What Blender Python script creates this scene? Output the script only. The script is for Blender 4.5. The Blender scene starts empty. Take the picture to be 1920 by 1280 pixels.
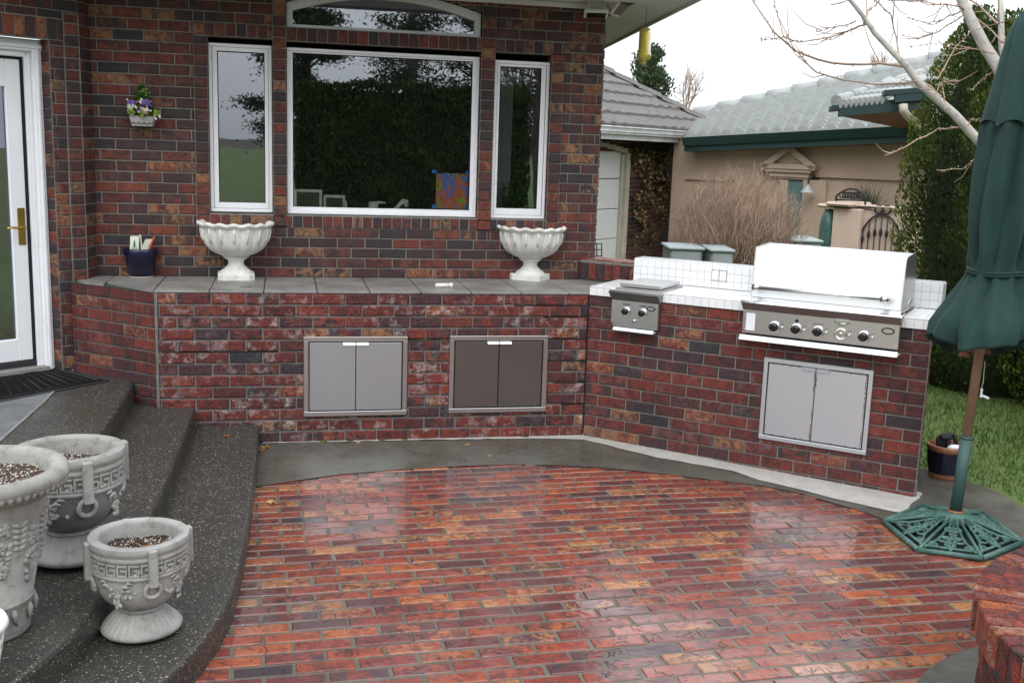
import bpy, math, random
from mathutils import Vector, Matrix, noise as mnoise
random.seed(7)
R=math.radians; PI=math.pi
scene=bpy.context.scene; COL=scene.collection
# ------------------------------------------------------------------ camera
CAM=Vector((-1.9537,-6.6843,1.8899)); YAW,PITCH,ROLL,FPX=.2129,.1799,.0341,1995.8
_f=Vector((math.sin(YAW)*math.cos(PITCH),math.cos(YAW)*math.cos(PITCH),-math.sin(PITCH)))
_r0=Vector((math.cos(YAW),-math.sin(YAW),0)); _u0=_r0.cross(_f)
_r=_r0*math.cos(ROLL)+_u0*math.sin(ROLL); _u=-_r0*math.sin(ROLL)+_u0*math.cos(ROLL)
def ray(x,y): return _r*((x-960)/FPX)-_u*((y-640)/FPX)+_f
def at(x,y,dep): return CAM+ray(x,y)*dep           # point at a given depth
def atz(x,y,z=0.):
    d=ray(x,y); return CAM+d*((z-CAM.z)/d.z)
def atp(x,y,P,n):
    d=ray(x,y); n=Vector(n); return CAM+d*((Vector(P)-CAM).dot(n)/d.dot(n))
cd=bpy.data.cameras.new('camera'); cam=bpy.data.objects.new('camera',cd); COL.objects.link(cam)
cd.sensor_width=36; cd.lens=FPX/1920*36; cd.clip_start=.05; cd.clip_end=500
cam.matrix_world=Matrix(((_r.x,_u.x,-_f.x,CAM.x),(_r.y,_u.y,-_f.y,CAM.y),(_r.z,_u.z,-_f.z,CAM.z),(0,0,0,1)))
scene.camera=cam
# ------------------------------------------------------------------ materials
class NT:
    def __init__(s,name,rough=.6,metal=0.,spec=.5):
        s.m=bpy.data.materials.new(name); s.m.use_nodes=True; s.t=s.m.node_tree; s.n=s.t.nodes; s.l=s.t.links
        s.b=s.n['Principled BSDF']; s.b.inputs['Roughness'].default_value=rough; s.b.inputs['Metallic'].default_value=metal
        s.b.inputs['Specular IOR Level'].default_value=spec
    def new(s,t,**k):
        n=s.n.new(t)
        for a,v in k.items(): setattr(n,a,v)
        return n
    def co(s,kind='Object'):
        return s.new('ShaderNodeTexCoord').outputs[kind]
    def mapv(s,v,scale=(1,1,1)):
        n=s.new('ShaderNodeMapping'); s.l.new(v,n.inputs[0]); n.inputs['Scale'].default_value=scale; return n.outputs[0]
    def noise(s,v,scale,detail=3,rough=.55,dist=0.,out='Fac'):
        n=s.new('ShaderNodeTexNoise'); s.l.new(v,n.inputs['Vector']); n.inputs['Scale'].default_value=scale
        n.inputs['Detail'].default_value=detail; n.inputs['Roughness'].default_value=rough; n.inputs['Distortion'].default_value=dist
        return n.outputs[out]
    def voro(s,v,scale,out='Distance',feature='F1',rnd=1.):
        n=s.new('ShaderNodeTexVoronoi',feature=feature); s.l.new(v,n.inputs['Vector']); n.inputs['Scale'].default_value=scale
        n.inputs['Randomness'].default_value=rnd; return n.outputs[out]
    def ramp(s,f,stops,interp='LINEAR'):
        n=s.new('ShaderNodeValToRGB'); n.color_ramp.interpolation=interp; e=n.color_ramp.elements
        while len(e)<len(stops): e.new(.5)
        for a,(p,c) in zip(e,stops): a.position=p; a.color=tuple(c)+(1,) if len(c)==3 else c
        s.l.new(f,n.inputs[0]); return n.outputs[0]
    def rng(s,f,a,b,c=0.,d=1.):
        n=s.new('ShaderNodeMapRange'); s.l.new(f,n.inputs[0])
        for i,v in zip((1,2,3,4),(a,b,c,d)): n.inputs[i].default_value=v
        return n.outputs[0]
    def mix(s,f,a,b,mode='MIX'):
        n=s.new('ShaderNodeMix',data_type='RGBA',blend_type=mode)
        if isinstance(f,(int,float)): n.inputs[0].default_value=f
        else: s.l.new(f,n.inputs[0])
        for i,v in ((6,a),(7,b)):
            if isinstance(v,tuple): n.inputs[i].default_value=v+(1,) if len(v)==3 else v
            else: s.l.new(v,n.inputs[i])
        return n.outputs[2]
    def math(s,op,a,b=0.):
        n=s.new('ShaderNodeMath',operation=op)
        for i,v in enumerate((a,b)):
            if isinstance(v,(int,float)): n.inputs[i].default_value=v
            else: s.l.new(v,n.inputs[i])
        return n.outputs[0]
    def vadd(s,a,b,scale=1.):
        m=s.new('ShaderNodeVectorMath',operation='SCALE'); s.l.new(b,m.inputs[0]); m.inputs['Scale'].default_value=scale
        n=s.new('ShaderNodeVectorMath',operation='ADD'); s.l.new(a,n.inputs[0]); s.l.new(m.outputs[0],n.inputs[1]); return n.outputs[0]
    def attr(s,name='rnd'):
        n=s.new('ShaderNodeAttribute',attribute_name=name); return n.outputs['Vector']
    def sep(s,v):
        n=s.new('ShaderNodeSeparateXYZ'); s.l.new(v,n.inputs[0]); return n.outputs
    def color(s,c):
        if isinstance(c,tuple): s.b.inputs['Base Color'].default_value=c+(1,) if len(c)==3 else c
        else: s.l.new(c,s.b.inputs['Base Color'])
        return s
    def inp(s,k,v):
        if isinstance(v,(int,float)): s.b.inputs[k].default_value=v
        else: s.l.new(v,s.b.inputs[k])
        return s
    def bump(s,h,strength=.3,dist=.01,normal=None):
        n=s.new('ShaderNodeBump'); n.inputs['Strength'].default_value=strength; n.inputs['Distance'].default_value=dist
        s.l.new(h,n.inputs['Height'])
        if normal is not None: s.l.new(normal,n.inputs['Normal'])
        s.l.new(n.outputs[0],s.b.inputs['Normal']); return n.outputs[0]

def brick_mat(name,pal,effl=0.,rough=.75,bump=.35,bdist=.004,wet=False,sat=1.):
    s=NT(name,rough,0.,.5 if wet else .22)
    rn=s.attr('rnd'); o=s.sep(rn); P=s.vadd(s.co(),rn,37.)
    uv=s.sep(s.attr('buv'))
    a=s.ramp(o[0],pal,'CONSTANT')
    b=s.ramp(o[1],[(0,(.13,.032,.024)),(.2,(.05,.030,.034)),(.38,(.36,.07,.026)),(.7,(.19,.036,.026)),(.88,(.46,.19,.065))] if wet else [(0,(.075,.032,.032)),(.25,(.035,.034,.040)),(.45,(.22,.05,.03)),(.75,(.11,.035,.03)),(.9,(.36,.17,.08))],'CONSTANT')
    nz=s.noise(P,13,5,.65,1.6); f=s.rng(nz,.44,.60)
    # firing bands across some bricks
    band=s.rng(s.math('ABSOLUTE',s.math('SUBTRACT',uv[0],.5)),.2,.23,0,1)
    bsel=s.math('GREATER_THAN',o[2],.84)
    f2=s.math('MAXIMUM',s.math('MULTIPLY',f,.92),s.math('MULTIPLY',s.math('MULTIPLY',band,bsel),.8))
    c=s.mix(f2,a,b)
    fine=s.noise(P,90,3,.7); c=s.mix(s.rng(fine,.3,.75,.0,.6),c,(.03,.02,.022)); big=s.noise(s.co(),1.3,3,.6); c=s.mix(s.rng(big,.4,.7,0.,.3),c,(.03,.026,.026)); med=s.noise(P,28,3,.65); c=s.mix(s.rng(med,.52,.66,0.,.55),c,(.028,.02,.024))
    if effl>0:
        e=s.noise(P,17,4,.62,.35); ef=s.rng(e,.50,.76,0,effl); ef=s.math('MULTIPLY',ef,s.rng(o[1],.25,.9,.05,1.))
        c=s.mix(ef,c,(.62,.58,.58))
    n1=s.noise(P,9 if wet else 18,1,.5,1.6); gm=s.noise(P,13,1,.5); gsel=s.rng(gm,.51,.58)
    gr=s.math('MULTIPLY',s.rng(s.math('ABSOLUTE',s.math('SUBTRACT',n1,.505)),.006,.030,1.,0.),gsel)
    c=s.mix(s.math('MULTIPLY',gr,.75 if wet else .6),c,(.022,.016,.016)); s.color(c)
    n2=s.noise(P,160,2,.6)
    ridge=s.math('ABSOLUTE',s.math('SUBTRACT',n1,.5))
    h=s.math('ADD',s.math('SUBTRACT',s.math('MULTIPLY',n1,.9),s.math('MULTIPLY',gr,.5)) if wet else s.rng(ridge,0.,.05,0,1.),s.math('MULTIPLY',n2,.35 if not wet else .08))
    s.bump(h,bump,bdist)
    if wet:
        w=s.noise(s.co(),2.2,3,.6); s.inp('Roughness',.55); s.b.inputs['Specular IOR Level'].default_value=.2; s.inp('Coat Weight',s.rng(w,.36,.66,1.,.3)); s.inp('Coat Roughness',s.rng(w,.36,.66,.07,.2)); s.b.inputs['Coat IOR'].default_value=1.8; nb2=s.new('ShaderNodeBump'); nb2.inputs['Strength'].default_value=.30; nb2.inputs['Distance'].default_value=.004; s.l.new(h,nb2.inputs['Height']); s.l.new(nb2.outputs[0],s.b.inputs['Coat Normal'])
    return s.m
def mortar_mat(name,c1,c2,rough=.85,eff=0.):
    s=NT(name,rough); p=s.co(); n=s.noise(p,7,4,.6); c=s.mix(s.rng(n,.35,.65),c1,c2)
    f=s.noise(p,180,2); s.color(s.mix(s.rng(f,.3,.7,0,.35),c,(.05,.05,.045))); s.bump(f,.5,.003); return s.m
PAL_RED=[(0,(.18,.030,.022)),(.2,(.24,.040,.026)),(.42,(.135,.028,.026)),(.6,(.085,.036,.042)),(.74,(.24,.055,.032)),(.85,(.34,.16,.08)),(.89,(.04,.04,.048)),(.95,(.18,.036,.03))]
PAL_HOUSE=[(0,(.12,.034,.026)),(.17,(.062,.040,.042)),(.38,(.155,.036,.026)),(.52,(.048,.043,.046)),(.66,(.09,.036,.034)),(.78,(.21,.062,.032)),(.875,(.33,.17,.075)),(.93,(.034,.034,.038))]
PAL_PATIO=[(0,(.28,.044,.022)),(.22,(.20,.032,.022)),(.40,(.35,.066,.024)),(.58,(.15,.030,.026)),(.70,(.11,.038,.040)),(.77,(.45,.115,.03)),(.87,(.46,.20,.07)),(.92,(.04,.036,.042)),(.945,(.27,.040,.022))]
M={}
M['brick_front']=brick_mat('tumbled red brick',PAL_RED,effl=.6,rough=.5,bump=.7,bdist=.006)
M['brick_bbq']=brick_mat('deep red brick',PAL_RED,effl=.12,rough=.6,bump=.5,bdist=.005)
M['brick_house']=brick_mat('dark clinker brick',PAL_HOUSE,effl=.06,rough=.7,bump=.35,bdist=.004)
M['brick_patio']=brick_mat('wet paving brick',PAL_PATIO,effl=.05,rough=.15,bump=.9,bdist=.007,wet=True)
M['brick_cap']=brick_mat('damp cap brick',PAL_PATIO,effl=.25,rough=.3,bump=.6,bdist=.006)
M['mortar']=mortar_mat('grey mortar',(.25,.24,.205),(.16,.155,.135))
M['mortar_dark']=mortar_mat('damp mortar',(.1,.1,.095),(.2,.2,.19))
M['mortar_patio']=mortar_mat('wet patio mortar',(.085,.075,.055),(.15,.135,.105),.3)
def simple(name,c,rough=.5,metal=0.,var=.25,scale=6.,dark=None,bump=0.,bs=60.,spec=.5,c2=None):
    s=NT(name,rough,metal,spec); p=s.co(); n=s.noise(p,scale,4,.6)
    d=c2 or tuple(x*(1-var) for x in c)
    col=s.mix(s.rng(n,.35,.68),c,d)
    if dark: col=s.mix(s.rng(s.noise(p,scale*4,5,.7),.55,.75,0,dark[1]),col,dark[0])
    s.color(col)
    if bump: s.bump(s.noise(p,bs,3,.6),bump,.004)
    return s.m
def concrete_wet():
    s=NT('wet concrete',.25); p=s.co(); n=s.noise(p,2.6,5,.65); n2=s.noise(p,30,4,.6)
    c=s.mix(s.rng(n,.35,.65),(.055,.054,.045),(.098,.093,.078)); c=s.mix(s.rng(n2,.4,.8,0,.5),c,(.15,.145,.12)); s.color(c)
    s.inp('Roughness',s.rng(n,.3,.7,.18,.5)); s.bump(n2,.12,.003); return s.m
M['concrete']=concrete_wet()
M['concrete_dry']=simple('dry pale concrete',(.42,.4,.37),.85,var=.2,scale=9,dark=((.2,.19,.17),.5),bump=.2)
def aggregate():
    s=NT('exposed aggregate concrete',.45); p=s.co()
    v=s.voro(p,115,'Color'); o=s.sep(v); d=s.voro(p,115,'Distance')
    c=s.ramp(o[0],[(0,(.035,.035,.033)),(.3,(.075,.07,.062)),(.58,(.12,.105,.085)),(.74,(.05,.05,.048)),(.84,(.2,.15,.1)),(.93,(.38,.33,.25))],'CONSTANT')
    c=s.mix(s.rng(d,.28,.5),c,(.035,.034,.03))
    n=s.noise(p,3.1,5,.65); c=s.mix(s.rng(n,.4,.75,0,.45),c,(.03,.03,.026))
    m=s.noise(p,1.4,5,.7); c=s.mix(s.rng(m,.62,.75,0,.6),c,(.045,.055,.015)); s.color(c)
    s.inp('Roughness',s.rng(n,.3,.7,.28,.6)); s.bump(s.math('SUBTRACT',1.,d),.45,.003); return s.m
M['aggregate']=aggregate()
M['slate']=simple('blue grey slab',(.15,.16,.165),.4,var=.45,scale=5,dark=((.06,.06,.06),.6),bump=.25,bs=25)
M['stone_tile']=simple('grey stone tile',(.25,.24,.225),.45,var=.4,scale=4,dark=((.1,.1,.09),.5),bump=.15,bs=30)
M['rust']=simple('rust',(.20,.085,.035),.9,var=.5,scale=60)
M['dark_joint']=simple('dark joint',(.04,.045,.03),.9)
M['grout']=simple('grey grout',(.47,.47,.48),.8)
M['white_tile']=simple('white glazed tile',(.78,.79,.8),.12,var=.06,scale=3)
def steel(name,c=(.62,.61,.6),rough=.3,rust=0.,sx=(3,3,220)):
    s=NT(name,rough,1.); p=s.co(); st=s.noise(s.mapv(p,sx),6,3,.6); n=s.noise(p,4,4,.6)
    col=s.mix(s.rng(st,.3,.7,0,.3),c,tuple(x*.7 for x in c)); 
    if rust>0:
        r=s.noise(p,22,5,.7); col=s.mix(s.rng(r,.66,.74,0,rust),col,(.2,.08,.03))
    s.color(col); s.inp('Roughness',s.rng(st,.3,.7,rough*.9,rough*1.15)); s.bump(st,.07,.001); return s.m
M['steel']=steel('brushed steel'); M['steel_door']=steel('brushed steel door',(.58,.62,.65),.38); M['steel_darkened']=steel('steel darkened for patio reflection',(.27,.26,.255),.32)  # darkest of these carries the patio's reflection in its metal colour
M['steel_rust']=steel('weathered steel',(.66,.70,.73),.42,.3); M['steel_hood']=steel('bright steel',(.86,.87,.88),.36); M['chrome']=steel('polished steel',(.8,.8,.8),.12)
M['black']=simple('black plastic',(.012,.013,.014),.18); M['black_matt']=simple('black rubber',(.018,.018,.02),.6,bump=.2)
M['dark_gap']=simple('dark gap',(.006,.006,.007),.9)
M['white_paint_and_glare']=simple('white paint and tray glare',(.78,.79,.82),.35,var=.07,scale=3,dark=((.5,.5,.48),.12))
M['grey_frame']=simple('grey white frame',(.62,.65,.68),.4,var=.08)
M['urn']=simple('white cast stone',(.72,.71,.67),.7,var=.22,scale=7,dark=((.33,.3,.25),.6),bump=.35,bs=70)
M['cast']=simple('weathered cast stone',(.37,.365,.345),.85,var=.38,scale=5,dark=((.13,.13,.10),.8),bump=.6,bs=120)
M['cast_dark']=simple('stained cast stone with recess shade',(.19,.19,.18),.75,var=.45,scale=5,dark=((.1,.1,.08),.7),bump=.4,bs=80)
def soil():
    s=NT('potting soil',.8); p=s.co(); v=s.voro(p,130,'Color'); o=s.sep(v)
    c=s.ramp(o[0],[(0,(.02,.012,.008)),(.4,(.05,.025,.015)),(.7,(.09,.05,.03)),(.86,(.5,.46,.38)),(.95,(.3,.15,.06))],'CONSTANT'); s.color(c); s.bump(s.voro(p,130),1.,.01); return s.m
M['soil']=soil(); M['cast_rim']=simple('lichened stone rim',(.30,.295,.27),.85,var=.4,scale=7,dark=((.11,.105,.085),.85),bump=.6,bs=90)
M['blue_glaze']=simple('cobalt glaze',(.008,.009,.045),.12,var=.3); M['navy_glaze']=simple('dark navy glaze',(.006,.008,.02),.1)
M['terracotta']=simple('brown glazed clay',(.26,.11,.05),.3,var=.35,scale=12); M['clay_pale']=simple('bare clay',(.42,.36,.3),.8)
def canvas():
    s=NT('green canvas',.85); p=s.co(); n=s.noise(p,5,4,.6); w=s.noise(s.mapv(p,(1,1,1)),420,1)
    s.color(s.mix(s.rng(n,.35,.65),(.003,.026,.022),(.005,.037,.031))); s.bump(s.math('ADD',w,s.math('MULTIPLY',s.noise(p,14,3),2.)),.3,.006); s.inp('Sheen Weight',.05); return s.m
M['canvas']=canvas()
M['wood_pole']=simple('pale wood',(.33,.2,.125),.5,var=.25,scale=14); M['green_metal']=simple('green painted steel',(.04,.095,.085),.62,var=.25,scale=9)
M['verdigris']=simple('verdigris iron',(.06,.145,.12),.45,var=.5,scale=18,dark=((.02,.045,.035),.7),bump=.4,bs=90)
M['brass']=simple('aged brass',(.5,.34,.09),.3,1.,.3); M['rust_cloth']=simple('rust brown patch',(.25,.09,.05),.8)
M['soffit']=simple('grey white soffit',(.62,.62,.63),.7,var=.08); M['vent']=simple('dark vent mesh',(.06,.055,.05),.8)
M['gutter_white']=simple('white gutter',(.72,.74,.75),.35); M['green_fascia']=simple('dark green fascia',(.008,.034,.034),.45,var=.2)
M['roof_tile']=simple('grey brown roof tile',(.15,.14,.13),.8,var=.35,scale=9,dark=((.1,.09,.085),.5),bump=.3)
M['s_tile']=simple('pale clay roof tile',(.34,.36,.35),.55,var=.2,scale=6)
M['brown_soffit']=simple('brown boards',(.16,.065,.035),.7,var=.3)
M['stucco']=simple('tan stucco',(.42,.31,.235),.9,var=.12,scale=3,bump=.4,bs=50); M['stucco_pale']=simple('pale tan stucco',(.56,.43,.35),.9,var=.08,bump=.3,bs=50)
M['stucco_trim']=simple('stucco trim',(.4,.3,.23),.85,var=.1)
M['teal_door']=simple('teal green door',(.075,.15,.15),.45,var=.12); M['iron']=simple('black iron',(.02,.018,.017),.5)
M['pale_door']=simple('pale garage door',(.74,.76,.77),.5,var=.06); M['cream_trim']=simple('cream trim',(.5,.47,.38),.6)
M['bark']=simple('pale grey bark',(.5,.47,.43),.75,var=.3,scale=10,dark=((.12,.1,.09),.8),bump=.4)
M['twig']=simple('brown grey twig',(.40,.285,.21),.8,var=.35,scale=6); M['twig_dark']=simple('dark twig',(.13,.1,.085),.8)
M['util']=simple('grey utility metal',(.36,.42,.42),.6,var=.12)
M['red_pvc']=simple('orange red plastic',(.62,.09,.03),.4); M['paper']=simple('cream card',(.68,.68,.58),.7,var=.05); M['print_green']=simple('green print',(.03,.2,.1),.7)
M['blue_tape']=simple('blue tape',(.04,.35,.85),.6); M['interior']=simple('dark interior wall',(.10,.09,.08),.9); M['interior_white']=simple('cream enamel',(.85,.85,.74),.4)
M['curtain']=simple('pale curtain',(.4,.42,.42),.9); M['yellow_plastic']=None
s=NT('yellow plastic',.35); s.color((.75,.62,.08)); s.inp('Transmission Weight',.6); s.inp('Subsurface Weight',0.); M['yellow_plastic']=s.m
def leaf_mat(name,stops,rough=.55,trans=.25):
    s=NT(name,rough,0.,.3); o=s.sep(s.attr('rnd')); s.color(s.ramp(o[0],stops))
    t=s.new('ShaderNodeBsdfTranslucent'); s.l.new(s.ramp(o[0],stops),t.inputs[0]); mx=s.new('ShaderNodeMixShader'); mx.inputs[0].default_value=trans
    s.l.new(s.b.outputs[0],mx.inputs[1]); s.l.new(t.outputs[0],mx.inputs[2]); s.l.new(mx.outputs[0],s.n['Material Output'].inputs[0]); return s.m
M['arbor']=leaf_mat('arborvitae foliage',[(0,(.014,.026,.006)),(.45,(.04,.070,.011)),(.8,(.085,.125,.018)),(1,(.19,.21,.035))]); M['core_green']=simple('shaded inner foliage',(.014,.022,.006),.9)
M['hedge']=leaf_mat('dark hedge foliage',[(0,(.02,.035,.012)),(.6,(.05,.08,.02)),(1,(.10,.13,.035))])
M['pine']=leaf_mat('pine foliage',[(0,(.02,.035,.02)),(.6,(.05,.075,.035)),(1,(.09,.11,.05))])
M['grass']=leaf_mat('lawn grass',[(0,(.035,.07,.012)),(.6,(.07,.13,.02)),(.9,(.12,.17,.04)),(1,(.25,.22,.12))])
M['ivy']=leaf_mat('dry ivy leaves',[(0,(.02,.03,.012)),(.3,(.06,.08,.025)),(.5,(.24,.14,.06)),(.8,(.5,.34,.18)),(1,(.66,.52,.34))])
M['flower']=leaf_mat('artificial flowers',[(0,(.02,.05,.012)),(.45,(.06,.14,.02)),(.62,(.3,.38,.05)),(.63,(.16,.08,.35)),(.8,(.25,.14,.5)),(.81,(.6,.35,.05)),(.9,(.7,.68,.6)),(1,(.7,.7,.66))])
M['plant']=leaf_mat('houseplant leaves',[(0,(.015,.05,.015)),(1,(.05,.14,.04))])
M['drycleaf']=leaf_mat('fallen leaf',[(0,(.35,.14,.04)),(1,(.62,.42,.2))])
s=NT('lawn ground',.9); p=s.co(); n=s.noise(p,3,5,.7); n2=s.noise(p,40,4,.7)
c=s.mix(s.rng(n,.4,.65),(.07,.125,.024),(.10,.14,.034)); s.color(s.mix(s.rng(n2,.5,.8,0,.5),c,(.1,.075,.04))); s.bump(n2,.6,.02); M['lawn']=s.m
M['hill']=simple('brown hillside',(.085,.075,.055),.95,var=.4,scale=.3)
# stucco painting on the window
s=NT('child painting',.6); p=s.co(); n=s.noise(p,9,4,.7,1.0); z=s.sep(p)
c=s.ramp(n,[(0,(.05,.4,.15)),(.36,(.15,.65,.1)),(.44,(.8,.12,.06)),(.52,(.7,.25,.12)),(.57,(.08,.25,.8)),(.8,(.06,.3,.75))]); s.color(c); M['painting']=s.m
# window glass: mostly see-through with a mirror-like share
def glass(name,refl,tint=(.8,.85,.85)):
    s=NT(name); n=s.n; g=s.new('ShaderNodeBsdfGlossy'); g.inputs['Roughness'].default_value=.01; g.inputs['Color'].default_value=(.9,.95,1,1)
    t=s.new('ShaderNodeBsdfTransparent'); t.inputs['Color'].default_value=tint+(1,)
    lw=s.new('ShaderNodeFresnel'); lw.inputs['IOR'].default_value=1.5; f=s.math('ADD',lw.outputs[0],refl)
    w=s.noise(s.co(),1.7,2); bm=s.new('ShaderNodeBump'); bm.inputs['Strength'].default_value=.04; bm.inputs['Distance'].default_value=.02; s.l.new(w,bm.inputs['Height']); s.l.new(bm.outputs[0],g.inputs['Normal'])
    mx=s.new('ShaderNodeMixShader'); s.l.new(f,mx.inputs[0]); s.l.new(t.outputs[0],mx.inputs[1]); s.l.new(g.outputs[0],mx.inputs[2])
    s.l.new(mx.outputs[0],n['Material Output'].inputs[0]); return s.m
M['glass']=glass('window glass',.21); M['glass_dark']=glass('door glass',.015,(.5,.5,.55))
# ------------------------------------------------------------------ mesh builder
class MB:
    def __init__(s): s.v=[];s.f=[];s.m=[];s.r=[];s.uv=[];s.sm=[];s.mats=[];s.cur=0;s.rnd=(0.,0.,0.);s.smooth=False
    def mat(s,k):
        if k not in s.mats: s.mats.append(k)
        s.cur=s.mats.index(k); return s
    def face(s,idx,uv=None):
        s.f.append(tuple(idx)); s.m.append(s.cur); s.r.append(s.rnd); s.sm.append(s.smooth)
        s.uv.append(uv or [(0.,0.)]*len(idx))
    def addv(s,pts):
        b=len(s.v); s.v.extend([tuple(p) for p in pts]); return b
    def poly(s,pts): b=s.addv(pts); s.face(range(b,b+len(pts)))
    def box(s,c,size,X=(1,0,0),Y=(0,1,0),Z=(0,0,1),bev=0.):
        c=Vector(c);X=Vector(X).normalized();Y=Vector(Y).normalized();Z=Vector(Z).normalized(); a,b_,d=[q/2 for q in size]
        e=min(bev,a*.9,b_*.9,d*.9)
        if e<=0:
            b=s.addv([c+X*(i*a)+Y*(j*b_)+Z*(k*d) for k in(-1,1) for j in(-1,1) for i in(-1,1)])
            for q in((0,2,3,1),(4,5,7,6),(0,1,5,4),(2,6,7,3),(0,4,6,2),(1,3,7,5)): s.face([b+i for i in q])
            return
        idx={}
        for i in(-1,1):
            for j in(-1,1):
                for k in(-1,1):
                    for ax in range(3):
                        q=[a-e,b_-e,d-e]; q[ax]+=e
                        idx[(i,j,k,ax)]=s.addv([c+X*(i*q[0])+Y*(j*q[1])+Z*(k*q[2])])
        def F(l,flip):
            s.face(l[::-1] if flip else l)
        for g in(-1,1):
            F([idx[(g,-1,-1,0)],idx[(g,1,-1,0)],idx[(g,1,1,0)],idx[(g,-1,1,0)]],g<0)
            F([idx[(-1,g,-1,1)],idx[(1,g,-1,1)],idx[(1,g,1,1)],idx[(-1,g,1,1)]],g>0)
            F([idx[(-1,-1,g,2)],idx[(1,-1,g,2)],idx[(1,1,g,2)],idx[(-1,1,g,2)]],g<0)
        for i in(-1,1):
            for j in(-1,1):
                F([idx[(i,j,-1,0)],idx[(i,j,-1,1)],idx[(i,j,1,1)],idx[(i,j,1,0)]],i*j<0)
                F([idx[(i,-1,j,0)],idx[(i,-1,j,2)],idx[(i,1,j,2)],idx[(i,1,j,0)]],i*j>0)
                F([idx[(-1,i,j,1)],idx[(-1,i,j,2)],idx[(1,i,j,2)],idx[(1,i,j,1)]],i*j<0)
                for k in(-1,1): F([idx[(i,j,k,0)],idx[(i,j,k,1)],idx[(i,j,k,2)]],i*j*k<0)
    def prism(s,pts,off):
        """closed outline pts (3D, planar) extruded by vector off"""
        n=len(pts); off=Vector(off); b=s.addv([Vector(p) for p in pts]+[Vector(p)+off for p in pts])
        s.face([b+i for i in range(n)][::-1]); s.face([b+n+i for i in range(n)])
        for i in range(n): j=(i+1)%n; s.face([b+i,b+j,b+n+j,b+n+i])
    def tube(s,path,rad,seg=8,cap=True,sq=1.):
        path=[Vector(p) for p in path]; n=len(path)
        if isinstance(rad,(int,float)): rad=[rad]*n
        sm=s.smooth; s.smooth=seg>4
        t0=(path[1]-path[0]).normalized(); up=Vector((0,0,1)) if abs(t0.z)<.9 else Vector((1,0,0)); a=t0.cross(up).normalized(); rings=[]
        for i,p in enumerate(path):
            t=(path[min(i+1,n-1)]-path[max(i-1,0)]).normalized(); a=(a-t*a.dot(t)).normalized(); b_=t.cross(a)
            rings.append(s.addv([p+(a*math.cos(2*PI*k/seg)+b_*math.sin(2*PI*k/seg)*sq)*rad[i] for k in range(seg)]))
        for i in range(n-1):
            for k in range(seg): k2=(k+1)%seg; s.face([rings[i]+k,rings[i]+k2,rings[i+1]+k2,rings[i+1]+k])
        s.smooth=sm
        if cap: s.face([rings[0]+k for k in range(seg)][::-1]); s.face([rings[-1]+k for k in range(seg)])
    def lathe(s,prof,seg=32,c=(0,0,0),fn=None,smooth=True,capb=True,capt=True,axis=None):
        c=Vector(c); sm=s.smooth; s.smooth=smooth; rings=[]
        if axis is None: A,Bv,Cv=Vector((1,0,0)),Vector((0,1,0)),Vector((0,0,1))
        else:
            Cv=Vector(axis).normalized(); A=Cv.cross(Vector((0,0,1)) if abs(Cv.z)<.9 else Vector((1,0,0))).normalized(); Bv=Cv.cross(A)
        for i,(r_,z) in enumerate(prof):
            pts=[]
            for k in range(seg):
                th=2*PI*k/seg; rr,zz=(r_,z) if fn is None else fn(th,r_,z,i)
                pts.append(c+A*(rr*math.cos(th))+Bv*(rr*math.sin(th))+Cv*zz)
            rings.append(s.addv(pts))
        for i in range(len(prof)-1):
            for k in range(seg): k2=(k+1)%seg; s.face([rings[i]+k,rings[i]+k2,rings[i+1]+k2,rings[i+1]+k])
        s.smooth=sm
        if capb: s.face([rings[0]+k for k in range(seg)][::-1])
        if capt: s.face([rings[-1]+k for k in range(seg)])
    def ball(s,c,r,seg=8,sc=(1,1,1)):
        c=Vector(c); n=seg//2+1; sm=s.smooth; s.smooth=True; rings=[]
        for i in range(1,n):
            ph=PI*i/n; rings.append(s.addv([c+Vector((r*sc[0]*math.sin(ph)*math.cos(2*PI*k/seg),r*sc[1]*math.sin(ph)*math.sin(2*PI*k/seg),r*sc[2]*math.cos(ph))) for k in range(seg)]))
        t=s.addv([c+Vector((0,0,r*sc[2])),c-Vector((0,0,r*sc[2]))])
        for k in range(seg):
            k2=(k+1)%seg; s.face([t,rings[0]+k,rings[0]+k2]); s.face([t+1,rings[-1]+k2,rings[-1]+k])
            for i in range(len(rings)-1): s.face([rings[i]+k,rings[i+1]+k,rings[i+1]+k2,rings[i]+k2])
        s.smooth=sm
    def torus(s,c,R_,r_,X,Y,a0=0,a1=2*PI,n=20,seg=8):
        c=Vector(c);X=Vector(X);Y=Vector(Y)
        s.tube([c+X*(R_*math.cos(a0+(a1-a0)*i/n))+Y*(R_*math.sin(a0+(a1-a0)*i/n)) for i in range(n+1)],r_,seg,cap=abs(a1-a0)<6.28)
    def leaf(s,c,d,n,l,w):
        """small pointed leaf"""
        d=d.normalized(); sd=d.cross(n); sd=sd.normalized() if sd.length>1e-4 else Vector((1,0,0))
        b=s.addv([c-d*l*.5,c+sd*w*.5,c+d*l*.5,c-sd*w*.5]); s.face([b,b+1,b+2,b+3])
    def build(s,name,parent=None,loc=None):
        me=bpy.data.meshes.new(name)
        if loc is not None:
            L=Vector(loc); s.v=[tuple(Vector(p)-L) for p in s.v]
        me.from_pydata(s.v,[],s.f)
        for k in s.mats: me.materials.append(M[k])
        me.polygons.foreach_set('material_index',s.m); me.polygons.foreach_set('use_smooth',s.sm)
        if any(r!=(0.,0.,0.) for r in s.r):
            a=me.attributes.new('rnd','FLOAT_VECTOR','FACE'); a.data.foreach_set('vector',[x for r in s.r for x in r])
            b=me.attributes.new('buv','FLOAT_VECTOR','CORNER'); b.data.foreach_set('vector',[x for u in s.uv for q in u for x in (q[0],q[1],0.)])
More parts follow.
